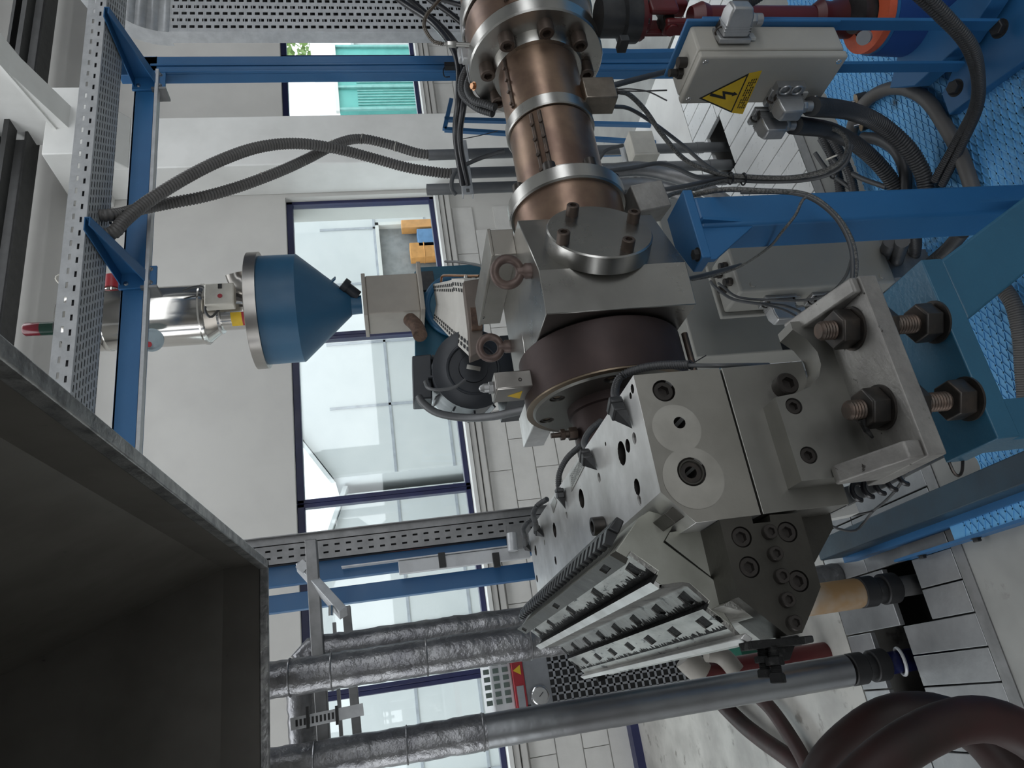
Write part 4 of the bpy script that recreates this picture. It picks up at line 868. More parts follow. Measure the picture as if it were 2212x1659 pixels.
# cable bundle across the pit plates
def bundle(name, label, paths, r, mt, group=None):
    for k, p_ in enumerate(paths): cable(name, px(p_), r[k], mt[k], label[k], group=group)
bundle('bundle_cable', ['upper braided cable from the barrel terminal box into the tied bundle', 'lower grey cable from the barrel terminal box into the tied bundle', 'thin grey wire from the terminal box to the warning box', 'second thin wire from the terminal box to the warning box', 'black cable rising from the terminal box to the warning box'],
       [[(1335, 198, 1.38), (1360, 205, 1.4), (1395, 240, 1.45), (1430, 290, 1.5), (1480, 345, 1.55), (1540, 372, 1.55), (1590, 380, 1.55), (1700, 384, 1.5), (1770, 372, 1.45), (1815, 350, 1.4), (1832, 315, 1.4), (1815, 285, 1.4), (1780, 275, 1.4)],
        [(1325, 230, 1.4), (1360, 235, 1.45), (1410, 265, 1.5), (1470, 310, 1.55), (1530, 360, 1.56), (1590, 388, 1.56), (1700, 392, 1.51), (1775, 382, 1.46), (1825, 355, 1.41), (1840, 315, 1.4)],
        [(1335, 193, 1.36), (1360, 192, 1.34), (1400, 198, 1.3), (1440, 217, 1.25)], [(1335, 196, 1.36), (1380, 197, 1.34), (1440, 195, 1.26)], [(1320, 186, 1.38), (1360, 175, 1.4), (1450, 152, 1.45)]],
       [.0065, .0055, .0018, .0018, .008], [BRAID, CABLE, CABLE, CABLE, CABLE], 'cables of the barrel terminal box')
bundle('bundle_cable', ['upper grey cable from the front flange joining the tied bundle', 'lower grey cable from the front flange joining the tied bundle', 'braided cable curving from the crusty terminal box into the bundle'],
       [[(1290, 373, 1.5), (1370, 362, 1.52), (1420, 353, 1.54), (1460, 362, 1.55), (1510, 383, 1.56), (1580, 380, 1.56)], [(1330, 416, 1.5), (1400, 414, 1.52), (1480, 402, 1.54), (1560, 384, 1.56), (1600, 386, 1.56)], [(1430, 433, 1.44), (1450, 420, 1.48), (1500, 408, 1.53), (1560, 392, 1.56), (1600, 390, 1.56)]],
       [.006, .0065, .006], [CABLE, CABLE, BRAID], 'cables of the front flange')
for a, b in ((1578, 385), (1606, 387), (1800, 372)): 
    o = obj('cable_tie', MB().torus(P(a, b, y=1.545 if a < 1700 else 1.45), (0.05, 0, 1), .016, .0025, 18, 6), CABLEB); tag(o, 'black cable tie on the grey bundle, %s' % {1578: 'leftmost of three', 1606: 'middle of three', 1800: 'at the bend on the right'}[a], 'cable tie', 'cable ties')
bundle('post_cable', ['braided cable looping in front of the blue post', 'grey cable looping in front of the blue post', 'thin wire hanging across the blue post and grey box', 'grey cable running over the control box glands', 'second grey cable running over the control box glands', 'dark cable from the block towards the control box', 'thin grey cable dropping beside the bracket rib'],
       [[(1480, 425, 1.3), (1560, 410, 1.2), (1640, 412, 1.17), (1740, 420, 1.16), (1800, 460, 1.15), (1835, 510, 1.15), (1848, 560, 1.15), (1845, 610, 1.16), (1830, 650, 1.2), (1800, 690, 1.3), (1760, 700, 1.5)],
        [(1600, 415, 1.18), (1700, 416, 1.165), (1755, 430, 1.155), (1805, 470, 1.145), (1835, 525, 1.145), (1842, 580, 1.145), (1835, 630, 1.17), (1815, 668, 1.25), (1780, 695, 1.4)],
        [(1742, 425, 1.15), (1732, 435, 1.15), (1718, 465, 1.15), (1690, 500, 1.17), (1660, 535, 1.3), (1600, 575, 1.5), (1545, 595, 1.55), (1495, 605, 1.5)],
        [(1535, 608, 1.63), (1545, 620, 1.6), (1580, 645, 1.57), (1630, 655, 1.56), (1700, 662, 1.55), (1750, 690, 1.5), (1765, 720, 1.45), (1762, 760, 1.4), (1745, 795, 1.3)],
        [(1552, 612, 1.63), (1565, 622, 1.6), (1595, 642, 1.57), (1660, 648, 1.55), (1740, 648, 1.5), (1790, 635, 1.4), (1825, 600, 1.25), (1840, 560, 1.16)],
        [(1485, 603, 1.45), (1530, 592, 1.5), (1600, 573, 1.55)], [(1640, 655, 1.5), (1700, 672, 1.45), (1745, 705, 1.4), (1762, 750, 1.35), (1755, 800, 1.2)]],
       [.0055, .0045, .003, .004, .0035, .006, .003], [BRAID, CABLE, BRAID, CABLE, CABLE, CABLE, CABLE], 'cables around the blue post')
bundle('drip_wire', ['thin grey wire hanging below the bracket over the blue beam', 'second thin wire trailing along the blue beam'],
       [[(1960, 1005, 1.0), (1945, 1045, 1.05), (1915, 1080, 1.15), (1885, 1105, 1.25), (1865, 1130, 1.3), (1845, 1147, 1.3), (1810, 1142, 1.3), (1785, 1130, 1.3)], [(1885, 1105, 1.2), (1850, 1112, 1.25), (1800, 1120, 1.3)]], [.0025, .002], [CABLE, CABLE], 'thin wires below the bracket')
# wrinkled duct under the die (dark heater wiring behind the bracket)
du = thing('wiring_rail', 'grey perforated wiring rail below the die with looped leads', 'wiring rail', (.3, 1.2, .8))
obj('rail', MB().prism([P(1815, 1055, y=1.02), P(2010, 985, y=1.02), (P(2010, 985, y=1.02)+Vector((0, 0, -.04))), P(1830, 1095, y=1.02)], (0, .3, 0)), GALVD, du, bevel=.002)
for k, (a, b) in enumerate(((1855, 1062), (1880, 1055), (1905, 1048), (1930, 1040), (1955, 1028))):
    obj('lead_loop', MB().torus(P(a, b, y=1.0), (0, 1, .2), .013, .004, 16, 8, 0, 4.2), CABLEB, du)
obj('cross_tube', MB().bar(P(1780, 1112, y=1.1), P(1840, 1100, y=1.1), .03, .02), WHITEP, du)
# ================================================================ blue frame with the perforated cable tray
fr = thing('tray_gantry', 'bright blue steel frame carrying the long cable tray', 'steel frame', (2.58, 2.45, 0))
YB = 2.4
def channel(mb, p, q, w, h, t=.006, up=(0, 0, 1)):
    """C-profile from p to q, open to -Y side lips"""
    p, q = Vector(p), Vector(q); a = (q-p).normalized(); u = Vector(up); b = a.cross(u).normalized(); u = b.cross(a)
    mb.obox((p+q)/2, (q-p)/2, b*t/2, u*h/2)
    for s in (-1, 1): mb.obox((p+q)/2+u*s*(h-t)/2-b*w/2*1, (q-p)/2, b*w/2, u*t/2)
    return mb
pxa, pxb = P(600, 159, y=YB).x, P(600, 121, y=YB).x
obj('upright', MB().box(pxa, pxb, YB, YB+.05, .1, 2.62).box(pxa, pxa+.012, YB-.012, YB, .1, 2.5).box(pxa+.044, pxa+.056, YB-.006, YB, .1, 2.5), BLUE, fr, bevel=.003)
obj('long_beam', MB().box(.2, pxb, YB, YB+.012, 2.475, 2.555).box(.2, pxb, YB, YB+.06, 2.475, 2.482).box(.2, pxb, YB, YB+.06, 2.548, 2.555), BLUE, fr, bevel=.001)
obj('beam_flange', MB().box(.2, pxa, YB-.03, YB, 2.458, 2.47), GALV, fr)
def arm(x):
    m = MB(); z = 2.556; y1, y0 = YB, 2.06
    m.prism([(x, y1, z), (x, y0, z), (x, y0, z-.018), (x, y1, z-.095)], (.004, 0, 0))
    m.prism([(x, y1, z), (x, y0, z), (x-.045, y0, z), (x-.045, y1, z)], (0, 0, -.004))
    m.prism([(x, y1, z-.095), (x, y0, z-.018), (x-.03, y0, z-.018), (x-.045, y1, z-.095)], (0, 0, .004))
    a_ = obj('cantilever_arm', m, BLUE, fr, bevel=.001)
    obj('end_bracket', MB().box(x-.06, x+.03, YB-.012, YB-.001, z-.12, z+.005), BLUE, a_, bevel=.001)
    for dx in (-.04, .015):
        for dz in (-.1, -.02): hexbolt((x+dx, YB-.012, z+dz), (0, -1, 0), .007, a_, mt=CHROME)
    obj('clamp_plate', MB().box(x-.065, x-.055, YB-.02, YB+.05, z-.125, z-.07), GALVD, a_)
for a, b in ((224, 16), (190, 470)): arm(P(a, b, y=2.06).x)
# long tray
tr = thing('cable_tray', 'long galvanised perforated cable tray on blue brackets', 'cable tray', (1.8, 2.18, 2.56))
TX0, TX1, TYn, TYf, TZ = .2, 3.3, 2.09, 2.275, 2.562
n = int((TX1-TX0)/.05)
o = obj('side_rail', slotted(MB(), (TX0, TYn, TZ), (1, 0, 0), (0, 0, 1), TX1-TX0, n, [(0, .012, 0, 0), (.012, .019, .42, .2), (.019, .034, 0, 0), (.034, .041, .42, .45), (.041, .058, 0, 0)]), GALV, tr, smooth=0); solid(o, .0018)
o = obj('far_rail', MB().box(TX0, TX1, TYf, TYf+.002, TZ, TZ+.058), GALV, tr)
obj('rail_lip', MB().box(TX0, TX1, TYn-.001, TYn+.012, TZ+.056, TZ+.061), GALV, tr)
rows = []; nb = 9
for k in range(nb):
    y0_ = (TYf-TYn)*k/nb; w_ = (TYf-TYn)/nb; rows += [(y0_, y0_+w_*.62, 0, 0), (y0_+w_*.62, y0_+w_, .72, (k % 2)*.5)]
o = obj('tray_bottom', slotted(MB(), (TX0, TYn, TZ), (1, 0, 0), (0, 1, 0), TX1-TX0, int(n*1.6), rows), GALV, tr, smooth=0); solid(o, .0018)
for k in range(5):  # unseen cables added so the tray slots read dark
    cable('filler_cable', [(TX0, TYn+.02+.033*k, TZ+.022), ((TX0+TX1)/2, TYn+.023+.034*k, TZ+.024+.004*(k % 2)), (TX1, TYn+.02+.033*k, TZ+.022)], .0165, CABLEB, 'added black cable darkening the long tray, %s from the camera side' % ('first', 'second', 'third', 'fourth', 'fifth')[k], group='added filler cables in the long tray', n=10, step=.1)
# vertical tray at the photo's upper edge
vt = thing('riser_tray', 'wide galvanised slotted cable riser at the upper photo edge', 'cable tray', (3.2, 2.65, .8))
VX0, VX1, VY, VZ0, VZ1 = 3.03, 3.42, 2.62, .75, 2.5
rows = []; nb = 9
for k in range(nb):
    x0_ = (VX1-VX0)*k/nb; w_ = (VX1-VX0)/nb; rows += [(x0_, x0_+w_*.55, 0, 0), (x0_+w_*.55, x0_+w_, .3, (k % 2)*.5)]
nz = 48
m = MB(); slotted(m, (VX0, VY, VZ0), (0, 0, 1), (1, 0, 0), VZ1-VZ0, nz, [(a, b, f_ and .62, g) for a, b, f_, g in rows]); o = obj('slotted_back', m, GALV, vt, smooth=0); solid(o, .002)
for k in range(nz): obj('rung_rib', MB().box(VX0, VX1, VY-.003, VY, VZ0+(k+.85)*(VZ1-VZ0)/nz, VZ0+(k+.93)*(VZ1-VZ0)/nz), GALV, vt)
obj('slot_shade_sheet', MB().box(VX0+.02, VX1, VY+.03, VY+.055, VZ0, VZ1), RUBBER, vt)  # dark sheet added as the shade behind the riser slots
obj('edge_rail', MB().box(VX0-.003, VX0, VY-.005, VY+.06, VZ0, VZ1), GALV, vt)
bend = MB(); NB = 8
for k in range(NB):
    a, b = (k*H/NB, (k+1)*H/NB); f_ = lambda t: (VY-.25+.25*math.cos(t), VZ1+.25*math.sin(t))
    (ya, za), (yb, zb_) = f_(a), f_(b); bend.add([(VX0, ya, za), (VX1, ya, za), (VX1, yb, zb_), (VX0, yb, zb_)], [(0, 1, 2, 3)])
o = obj('tray_bend', bend, GALV, vt); solid(o, .002)
obj('bend_cheek', MB().prism([(VX0, VY-.25+.25*math.cos(t*H/8), VZ1+.25*math.sin(t*H/8)) for t in range(9)]+[(VX0, VY-.25+.33*math.cos(t*H/8), VZ1+.33*math.sin(t*H/8)) for t in range(8, -1, -1)], (.004, 0, 0)), GALV, vt)

# ================================================================ suction hoses up to the tray and conduit pipes
hose('suction_hose', px([(985, 375, 2.6), (950, 373, 2.6), (880, 362, 2.6), (800, 340, 2.58), (720, 320, 2.52), (640, 310, 2.46), (560, 318, 2.4), (480, 345, 2.34), (400, 385, 2.3), (320, 435, 2.26), (270, 475, 2.22), (248, 500, 2.2), (225, 508, 2.19), (205, 505, 2.18)]), .0235, .0125, HOSEL, depth=.13, label= 'grey ribbed suction hose nearer the camera, sagging up to the tray', group='ribbed suction hoses')
hose('suction_hose', px([(940, 335, 2.66), (900, 330, 2.66), (840, 312, 2.66), (780, 300, 2.64), (730, 310, 2.6), (660, 345, 2.55), (600, 372, 2.5), (520, 402, 2.45), (440, 425, 2.4), (360, 440, 2.36), (300, 452, 2.3), (262, 462, 2.24), (235, 465, 2.2), (205, 466, 2.19)]), .0225, .0125, HOSEL, depth=.13, label= 'grey ribbed suction hose with white joints, crossing behind the other', group='ribbed suction hoses')
so = bpy.data.objects['suction_hose.001']
for a, b, y in ((720, 313, 2.6), (656, 347, 2.55), (567, 384, 2.48), (782, 300, 2.64), (855, 316, 2.66)):
    q = P(a, b, y=y); obj('joint_ring', MB().torus(q, P(a-20, b+(6 if a < 760 else -5), y=y)-P(a+20, b-(6 if a < 760 else -5), y=y), .0225, .0018, 20, 6), CREAM, so)
obj('hose_strap', MB().torus(P(262, 475, y=2.25), (1, .2, .5), .035, .004, 20, 6), CABLEB); tag(bpy.data.objects['hose_strap'], 'black strap tying the suction hoses below the tray', 'strap')
for k, (a, b, lb) in enumerate(((925, 335, 'farthest grey conduit pipe, fitted with the white-jointed hose'), (975, 375, 'middle grey conduit pipe under the thick suction hose'), (922, 410, 'nearest grey conduit pipe with an open end'))):
    y = (2.66, 2.6, 2.56)[k]; q = P(a, b, y=y); t = thing('conduit_pipe', lb, 'pipe', (q.x, q.y, 0), 'vertical conduit pipes')
    obj('pipe', MB().lathe((q.x, y, -.2), (0, 0, 1), [(0, .024), (q.z+.2, .024), (q.z+.2, .021), (q.z+.1, .021)], 20, cap=False), PVC, t)
    for z in (.05, .3, .62, .95): obj('pipe_collar', MB().lathe((q.x, y, z), (0, 0, 1), [(0, .027), (.04, .027)], 20), PVC, t)
su = thing('strut_clamp', 'galvanised slotted strut holding the conduit pipes, left one', 'strut', P(1003, 360, y=2.53))
def slotstrut(t, p, q, w=.042):
    p, q = Vector(p), Vector(q); L_ = (q-p).length; e_ = (q-p).normalized(); nrm_ = Vector((0, -1, 0)); u = e_.cross(nrm_).normalized()
    o = obj('slotted_face', slotted(MB(), p-u*w/2, e_, u, L_, int(L_/.045)+1, [(0, w*.33, 0, 0), (w*.33, w*.67, .5, .25), (w*.67, w, 0, 0)]), GALV, t, smooth=0); solid(o, .003)
    obj('flanges', MB().obox((p+q)/2+u*w/2-nrm_*.015, e_*L_/2, u*.002, nrm_*.015).obox((p+q)/2-u*w/2-nrm_*.015, e_*L_/2, u*.002, nrm_*.015), GALV, t)
slotstrut(su, P(996, 303, y=2.52), P(1012, 420, y=2.52))
su2 = thing('strut_clamp', 'galvanised slotted strut right of the white junction box', 'strut', P(1370, 400, y=2.53)); slotstrut(su2, P(1352, 310, y=2.53), P(1380, 412, y=2.53))
jb = thing('white_junction_box', 'small cream junction box on the conduit pipes', 'junction box', P(1385, 330, y=2.48))
c = P(1388, 325, y=2.45); obj('body', MB().box(c.x-.04, c.x+.085, 2.42, 2.5, c.z-.055, c.z+.055), CREAM, jb, bevel=.004)
obj('lid', MB().box(c.x-.052, c.x-.042, 2.415, 2.505, c.z-.058, c.z+.058), CREAM, jb, bevel=.003)
bundle('wall_cable', ['dark grey cable looping over the conduit strut', 'grey cable arching under the cream junction box', 'slack thin wire between strut and wall'],
       [[(985, 420, 2.5), (975, 405, 2.48), (985, 370, 2.46), (1030, 345, 2.44), (1090, 325, 2.4)], [(1290, 350, 2.4), (1310, 325, 2.38), (1345, 314, 2.4)], [(1000, 300, 2.6), (1040, 292, 2.6), (1075, 283, 2.6)]], [.009, .008, .002], [CABLE, CABLE, CABLE], 'cables at the conduit pipes')
for k, (pts, r, lb) in enumerate((([(1300, 372, 2.3), (1380, 365, 2.3), (1450, 378, 2.3), (1520, 405, 2.25), (1570, 440, 2.2)], .03, 'thick pale duct lying behind the blue post, upper'), ([(1310, 402, 2.25), (1400, 400, 2.25), (1480, 425, 2.2), (1540, 460, 2.15)], .028, 'thick pale duct lying behind the blue post, lower'))):
    cable('floor_duct', px(pts), r, GALVD, lb, 'duct', group='pale ducts behind the post', n=14)
o = obj('wall_switch', MB().obox(P(950, 315, y=5.99), (.06, 0, 0), (0, .03, 0), (0, 0, .05)), DARKG, bevel=.005); tag(o, 'small dark wall switch below the window row', 'switch')
o = obj('hanging_sensor', MB().obox(P(975, 143, y=2.37), (.012, 0, 0), (0, .012, 0), (0, 0, .03)).tube(smoothpath(px([(965, 142, 2.37), (958, 150, 2.37), (960, 165, 2.37), (972, 166, 2.37)]), .004), .0025, 6), CABLEB); tag(o, 'small black sensor with wire loop on the blue upright', 'sensor')

# ================================================================ hopper with vacuum loader
HY = 3.4; hc = P(620, 668, y=HY); HX = hc.x
hp = thing('material_hopper', 'blue conical material hopper with steel rim', 'hopper', (HX, HY, 1.78))
def hl(name, prof, mt, parent, n=56, cap=True): return obj(name, MB().lathe((HX, HY, 0), (0, 0, 1), prof, n, cap), mt, parent, smooth=25)
zz = lambda a: P(a, 672, y=HY).z
hl('shell', [(zz(783), .048), (zz(760), .05), (zz(760)+.001, .055), (zz(652), .272), (zz(652)+.003, .274), (zz(568), .274)], HOPB, hp)
hl('rim', [(zz(572), .276), (zz(572), .294), (zz(548), .294), (zz(546), .28)], INOXD, hp)
hl('lid', [(zz(556), .278), (zz(545), .27)], INOXD, hp)
sp = P(752, 625, y=HY-.05); dv = Vector((.4, -.3, .55)).normalized()
obj('spout', MB().lathe(sp-dv*.06, dv, [(0, .032), (.07, .032), (.07, .042), (.1, .042)], 24), DARKG, hp)
obj('door_plate', MB().obox(P(712, 612, y=HY-.08), (.03, 0, -.03), (.02, .02, 0), (.002, -.002, .002)), HOPB, hp)
vl = thing('vacuum_loader', 'polished steel vacuum loader vessel above the hopper', 'loader', (HX, HY, zz(545)))
hl('vessel', [(zz(452), .145), (zz(448), .149), (zz(240), .149), (zz(180), .149)], INOX, vl)
hl('dome', [(zz(180), .151), (zz(165), .148), (zz(150), .135), (zz(140), .11), (zz(133), .06), (zz(131), .01)], INOX, vl, cap=False)
hl('cone', [(zz(478), .098), (zz(452), .143)], INOX, vl); hl('throat', [(zz(548), .088), (zz(478), .088)], INOX, vl); hl('clamp_ring', [(zz(482), .1), (zz(479), .104), (zz(474), .104), (zz(471), .1)], CHROME, vl)
hl('seam_ring', [(zz(448), .151), (zz(444), .153), (zz(440), .151)], INOX, vl); hl('seam_ring', [(zz(230), .151), (zz(236), .153), (zz(240), .151)], INOX, vl)
obj('sight_glass', MB().lathe(P(328, 735, y=HY-.135), (-.35, -1, 0), [(0, .055), (.008, .055), (.008, .045), (.002, .045)], 28), mat('sight_pane', (.35, .42, .45), .1), vl)
obj('red_mark', MB().lathe(P(322, 744, y=HY-.15), (-.35, -1, 0), [(0, .013), (.002, .013)], 16), REDU, vl)
obj('inlet_elbow', MB().tube(smoothpath([P(508, 590, y=HY-.02), P(515, 608, y=HY), P(532, 625, y=HY), P(550, 632, y=HY)], .02), .05, 18), INOXD, vl)
kb = obj('control_case', MB().obox(P(476, 641, y=HY-.19), (.058, 0, 0), (0, .03, 0), (0, 0, .067)), CREAM, vl, bevel=.006)
obj('red_badge', MB().lathe(P(475, 639, y=HY-.222), (0, -1, 0), [(0, .011), (.002, .011)], 18), REDU, kb); obj('rocker_switch', MB().obox(P(475, 618, y=HY-.222), (.012, 0, 0), (0, .002, 0), (0, 0, .009)), BLACK, kb)
obj('case_bracket', MB().bar(P(508, 640, y=HY-.15), P(545, 650, y=HY-.12), .03, .02), BOLT, vl)
cable('loader_cable', px([(472, 670, 3.25), (455, 685, 3.22), (443, 670, 3.2), (447, 645, 3.2), (440, 622, 3.22), (420, 620, 3.22), (395, 628, 3.22)]), .006, CABLE, 'grey cable looping over the loader control case')
def arc(r, z0, z1, a0, a1):
    m = MB(); n_ = 8
    for k in range(n_):
        t0, t1 = (a0+(a1-a0)*j/n_ for j in (k, k+1)); m.add([(HX+r*math.cos(t), HY+r*math.sin(t), z) for t, z in ((t0, z0), (t1, z0), (t1, z1), (t0, z1))], [(0, 1, 2, 3)])
    return m
obj('yellow_label', arc(.0895, zz(527), zz(504), 3.35, 4.2), YELLOW, vl); obj('red_label', arc(.0895, zz(535), zz(527), 3.35, 4.2), REDU, vl)
nk = P(245, 632, y=HY); obj('suction_port', MB().cyl((HX+.13, HY-.02, nk.z), (HX+.23, HY-.02, nk.z), .036, n=20), INOX, vl); obj('red_coupling', MB().lathe((HX+.16, HY-.02, nk.z), (1, 0, 0), [(0, .043), (.07, .043)], 20), REDU, vl)
cable('lamp_wire', px([(142, 620, 3.3), (128, 612, 3.3), (120, 600, 3.3), (130, 594, 3.3), (145, 605, 3.3), (155, 618, 3.3)]), .004, CREAM, 'cream looped wire standing above the loader dome')
sl = thing('signal_lamp', 'red and green signal lamp above the loader dome', 'signal lamp', P(128, 711, y=3.5))
la, lb_ = P(130, 709, y=3.5), P(52, 712, y=3.5); dl = lb_-la
obj('socket', MB().lathe(la, dl, [(-.03, .02), (.0, .033), (dl.length*.14, .033)], 20), RUBBER, sl)
obj('green_lens', MB().lathe(la, dl, [(dl.length*.14, .033), (dl.length*.52, .033)], 20), mat('lens_green', (.006, .03, .02), .15), sl); obj('red_lens', MB().lathe(la, dl, [(dl.length*.52, .033), (dl.length*.95, .033), (dl.length, .027)], 20), mat('lens_red', (.12, .008, .016), .15), sl)

# ================================================================ second extruder under the hopper
ce = thing('feed_extruder', 'second extruder with tan feed throat and pale slotted cover', 'extruder', (HX, HY, 0))
z1_, z2_ = P(785, 660, y=HY).z, P(905, 665, y=HY).z
obj('throat_block', MB().box(HX-.115, HX+.11, HY-.1, HY+.12, z2_, z1_-.02), TAN, ce, bevel=.006)
obj('throat_flange', MB().box(HX-.125, HX+.12, HY-.11, HY+.13, z1_-.02, z1_), TAN, ce, bevel=.003)
obj('throat_plate', MB().box(HX-.14, HX+.14, HY-.16, HY+.16, z2_-.02, z2_), TAN, ce, bevel=.003)
obj('rusty_elbow', MB().tube(smoothpath(px([(885, 690, 3.3), (900, 705, 3.25), (908, 725, 3.2)]), .02), .035, 14), RUST, ce)
obj('gear_frame', MB().prism([P(a, b, y=3.55) for a, b in ((895, 587), (905, 577), (1038, 570), (1045, 590), (1045, 770), (905, 830), (897, 800))], (0, .12, 0)), TEAL, ce, bevel=.004)
obj('gear_window', MB().obox(P(920, 608, y=3.54), (.06, 0, 0), (0, .01, 0), (0, 0, .045)), CAPM, ce)
obj('gear_ring', MB().torus(P(985, 660, y=3.5), (-.2, -1, 0), .16, .02, 40, 10), HOPB, ce); obj('gear_cover', MB().lathe(P(985, 660, y=3.52), (-.2, -1, 0), [(0, .15), (.02, .15)], 40), TEAL, ce)
# pale slotted covers running towards the camera
def xs(a, b, y): return P(a, b, y=y)
def cover(ya, yb_, z, h, w, xo, label_):
    m = MB(); g = .5
    prof = [(-w, -.05), (-w, h*.55), (-w*.55, h*.8), (0, h*.7), (w*.55, h*.8), (w, h*.55), (w, -.05)]
    vs0 = [(xo+x, ya, z+zz_) for x, zz_ in prof]; m.prism(vs0, (0, yb_-ya, 0)); c_ = obj('slotted_cover', m, PALE, ce, bevel=.003)
    for sx in (-1, 1):
        for r_ in range(2):
            for k in range(int((yb_-ya)/.05)):
                yy = ya+.03+k*.05; xx = xo+sx*(w+.001); z_ = z+h*(.12+.22*r_)
                obj('vent_slot', MB().box(xx-.002, xx+.002, yy, yy+.03, z_, z_+.018), BLACK, c_)
    return c_
bc = P(985, 690, y=2.9); cz = P(1045, 690, y=2.5)
a_, b_ = P(952, 672, y=3.35), P(1000, 690, y=2.55)
def ridge(A, B, w0, h, label):
    """corrugated pale cover between two points, running along the barrel"""
    A, B = Vector(A), Vector(B); m = MB(); e_ = (B-A).normalized(); u = e_.cross(Vector((0, 0, 1))).normalized(); up_ = Vector((0, 0, 1))
    prof = [(-1, -1.2), (-1, .1), (-.5, .55), (0, .3), (.5, .55), (1, .1), (1, -1.2)]
    m.prism([A+u*(x*w0)+up_*(z*h) for x, z in prof], B-A); c_ = obj('slotted_cover', m, PALE, ce, bevel=.002)
    L_ = (B-A).length; nn = int(L_/.042)
    vs = MB().box(-.012, .012, -.0025, .0025, -.008, .008).mesh('vent_slot', BLACK, 0)
    for sx in (-1, 1):
        for r_ in range(2):
            for k in range(nn):
                f_ = .6+.24*r_; q = A+e_*((k+.5)*L_/nn)+u*sx*w0*f_+up_*h*(.55-.9*(f_-.5)+.01)
                u2 = (u*sx*.5*w0-up_*.45*h).normalized(); mm = Matrix((e_, e_.cross(u2), u2)).transposed().to_4x4(); mm.translation = q; obj('vent_slot', vs, None, c_, M=mm)
    return c_
def cover2(F, N):
    """pale roof-shaped cover between a far and a near edge: top edge, valley, bottom edge"""
    d_ = Vector((0, 0, -.05)); m = MB()
    m.add(F+N+[F[0]+d_, F[2]+d_, N[0]+d_, N[2]+d_], [(0, 1, 4, 3), (1, 2, 5, 4), (0, 3, 8, 6), (2, 7, 9, 5), (3, 4, 5, 9, 8), (0, 6, 7, 2, 1)])
    c_ = obj('slotted_cover', m, PALE, ce, smooth=0); nn = max(3, int((N[0]-F[0]).length/.055))
    for i0, i1 in ((0, 1), (2, 1)):
        for r_ in (.1, .26):
            for k in range(nn):
                q = lambda u, v: F[i0].lerp(F[i1], v).lerp(N[i0].lerp(N[i1], v), u)+Vector((0, 0, .0015))
                u0, u1 = (k+.2)/nn, (k+.75)/nn; obj('vent_slot', MB().prism([q(u0, r_), q(u1, r_), q(u1, r_+.1), q(u0, r_+.1)], (0, 0, -.001)), BLACK, c_, smooth=0)
S1, S2, S3 = ([P(a, b, y=yy) for a, b in q] for yy, q in ((3.3, ((935, 614), (942, 657), (936, 690))), (2.76, ((977, 604.5), (988, 678), (982, 740))), (2.5, ((1002.6, 603), (1014.5, 686), (1014, 770)))))
cover2(S1, S2); cover2([v_+Vector((0, -.01, .004)) for v_ in S2], S3)
obj('barrel_housing', MB().box(1.22, 1.6, 2.2, 2.48, 1.15, 1.5) if False else MB().prism([P(a, b, y=2.42) for a, b in ((1001, 607), (1043, 600), (1043, 760), (1016, 770), (1012, 700))], (0, .06, 0)), mat('brown_housing', (.16, .13, .11), .5, .4), ce, bevel=.004)
obj('rust_plate', MB().prism([P(1016, 664, y=2.4), P(1040, 664, y=2.4), P(1043, 708, y=2.4), P(1020, 710, y=2.4)], (0, .02, 0)), RUST, ce)
obj('copper_pipe', MB().tube(smoothpath(px([(953, 608, 3.2), (955, 597, 3.2), (968, 595, 3.1), (1010, 596, 2.9), (1035, 596, 2.8)]), .01), .006, 8), mat('copper_bolt', (.45, .24, .13), .35, .9), ce)
for a in (1008, 1022, 1034): obj('brass_fitting', MB().cyl(P(a, 598, y=2.9), P(a, 604, y=2.9), .014, n=12), MATS['plate_metal'], ce)
obj('stand', MB().box(1.25, 1.75, 2.6, 3.5, .1, 1.0), TEAL, ce, bevel=.01)
mt_ = thing('feed_motor', 'dark grey ribbed electric motor with terminal box', 'motor', P(1000, 805, y=2.9))
mc = P(1020, 800, y=2.75); ma = Vector((-.25, -1, 0)).normalized()
obj('motor_body', MB().lathe(mc, -ma, [(0, .13), (.02, .16), (.35, .16)], 44), DARKG, mt_); obj('fan_cowl', MB().lathe(mc, ma, [(0, .165), (.03, .165), (.045, .13), (.047, .10), (.04, .098), (.04, .06), (.05, .058), (.05, .01)], 48), DARKG, mt_, smooth=30)
obj('cowl_ring', MB().torus(mc+ma*.046, ma, .105, .006, 40, 8), DARKG, mt_); obj('plate', MB().obox(mc+ma*.052, Vector((.3, 0, 1)).normalized()*.028, Vector((1, -.25, -.3)).normalized()*.009, ma*.001), MATS['plate_metal'], mt_)
for k in range(12):
    t = k*math.pi/6; u_, w_, a__ = frame(ma); d_ = u_*math.cos(t)+w_*math.sin(t); obj('cooling_fin', MB().obox(mc-ma*.2+d_*.165, ma*.14, d_*.012, d_.cross(ma)*.004), DARKG, mt_)
obj('terminal_box', MB().prism([P(a, b, y=2.85) for a, b in ((890, 768), (932, 764), (934, 860), (893, 862))], (0, .12, 0)), DARKG, mt_, bevel=.006)
obj('foot', MB().box(mc.x-.12, mc.x+.16, mc.y+.02, mc.y+.32, .95, mc.z-.14), DARKG, mt_)
cable('motor_cable', px([(905, 858, 2.85), (915, 872, 2.83), (945, 892, 2.8), (1000, 902, 2.75), (1060, 900, 2.65), (1120, 888, 2.5), (1160, 880, 2.4)]), .016, CABLE, 'thick grey cable sagging from the motor terminal box', n=12)
cable('fan_cable', px([(918, 825, 2.7), (925, 838, 2.65), (950, 842, 2.62), (985, 835, 2.6), (1005, 820, 2.6)]), .007, CABLE, 'thin grey cable crossing the motor cowl')
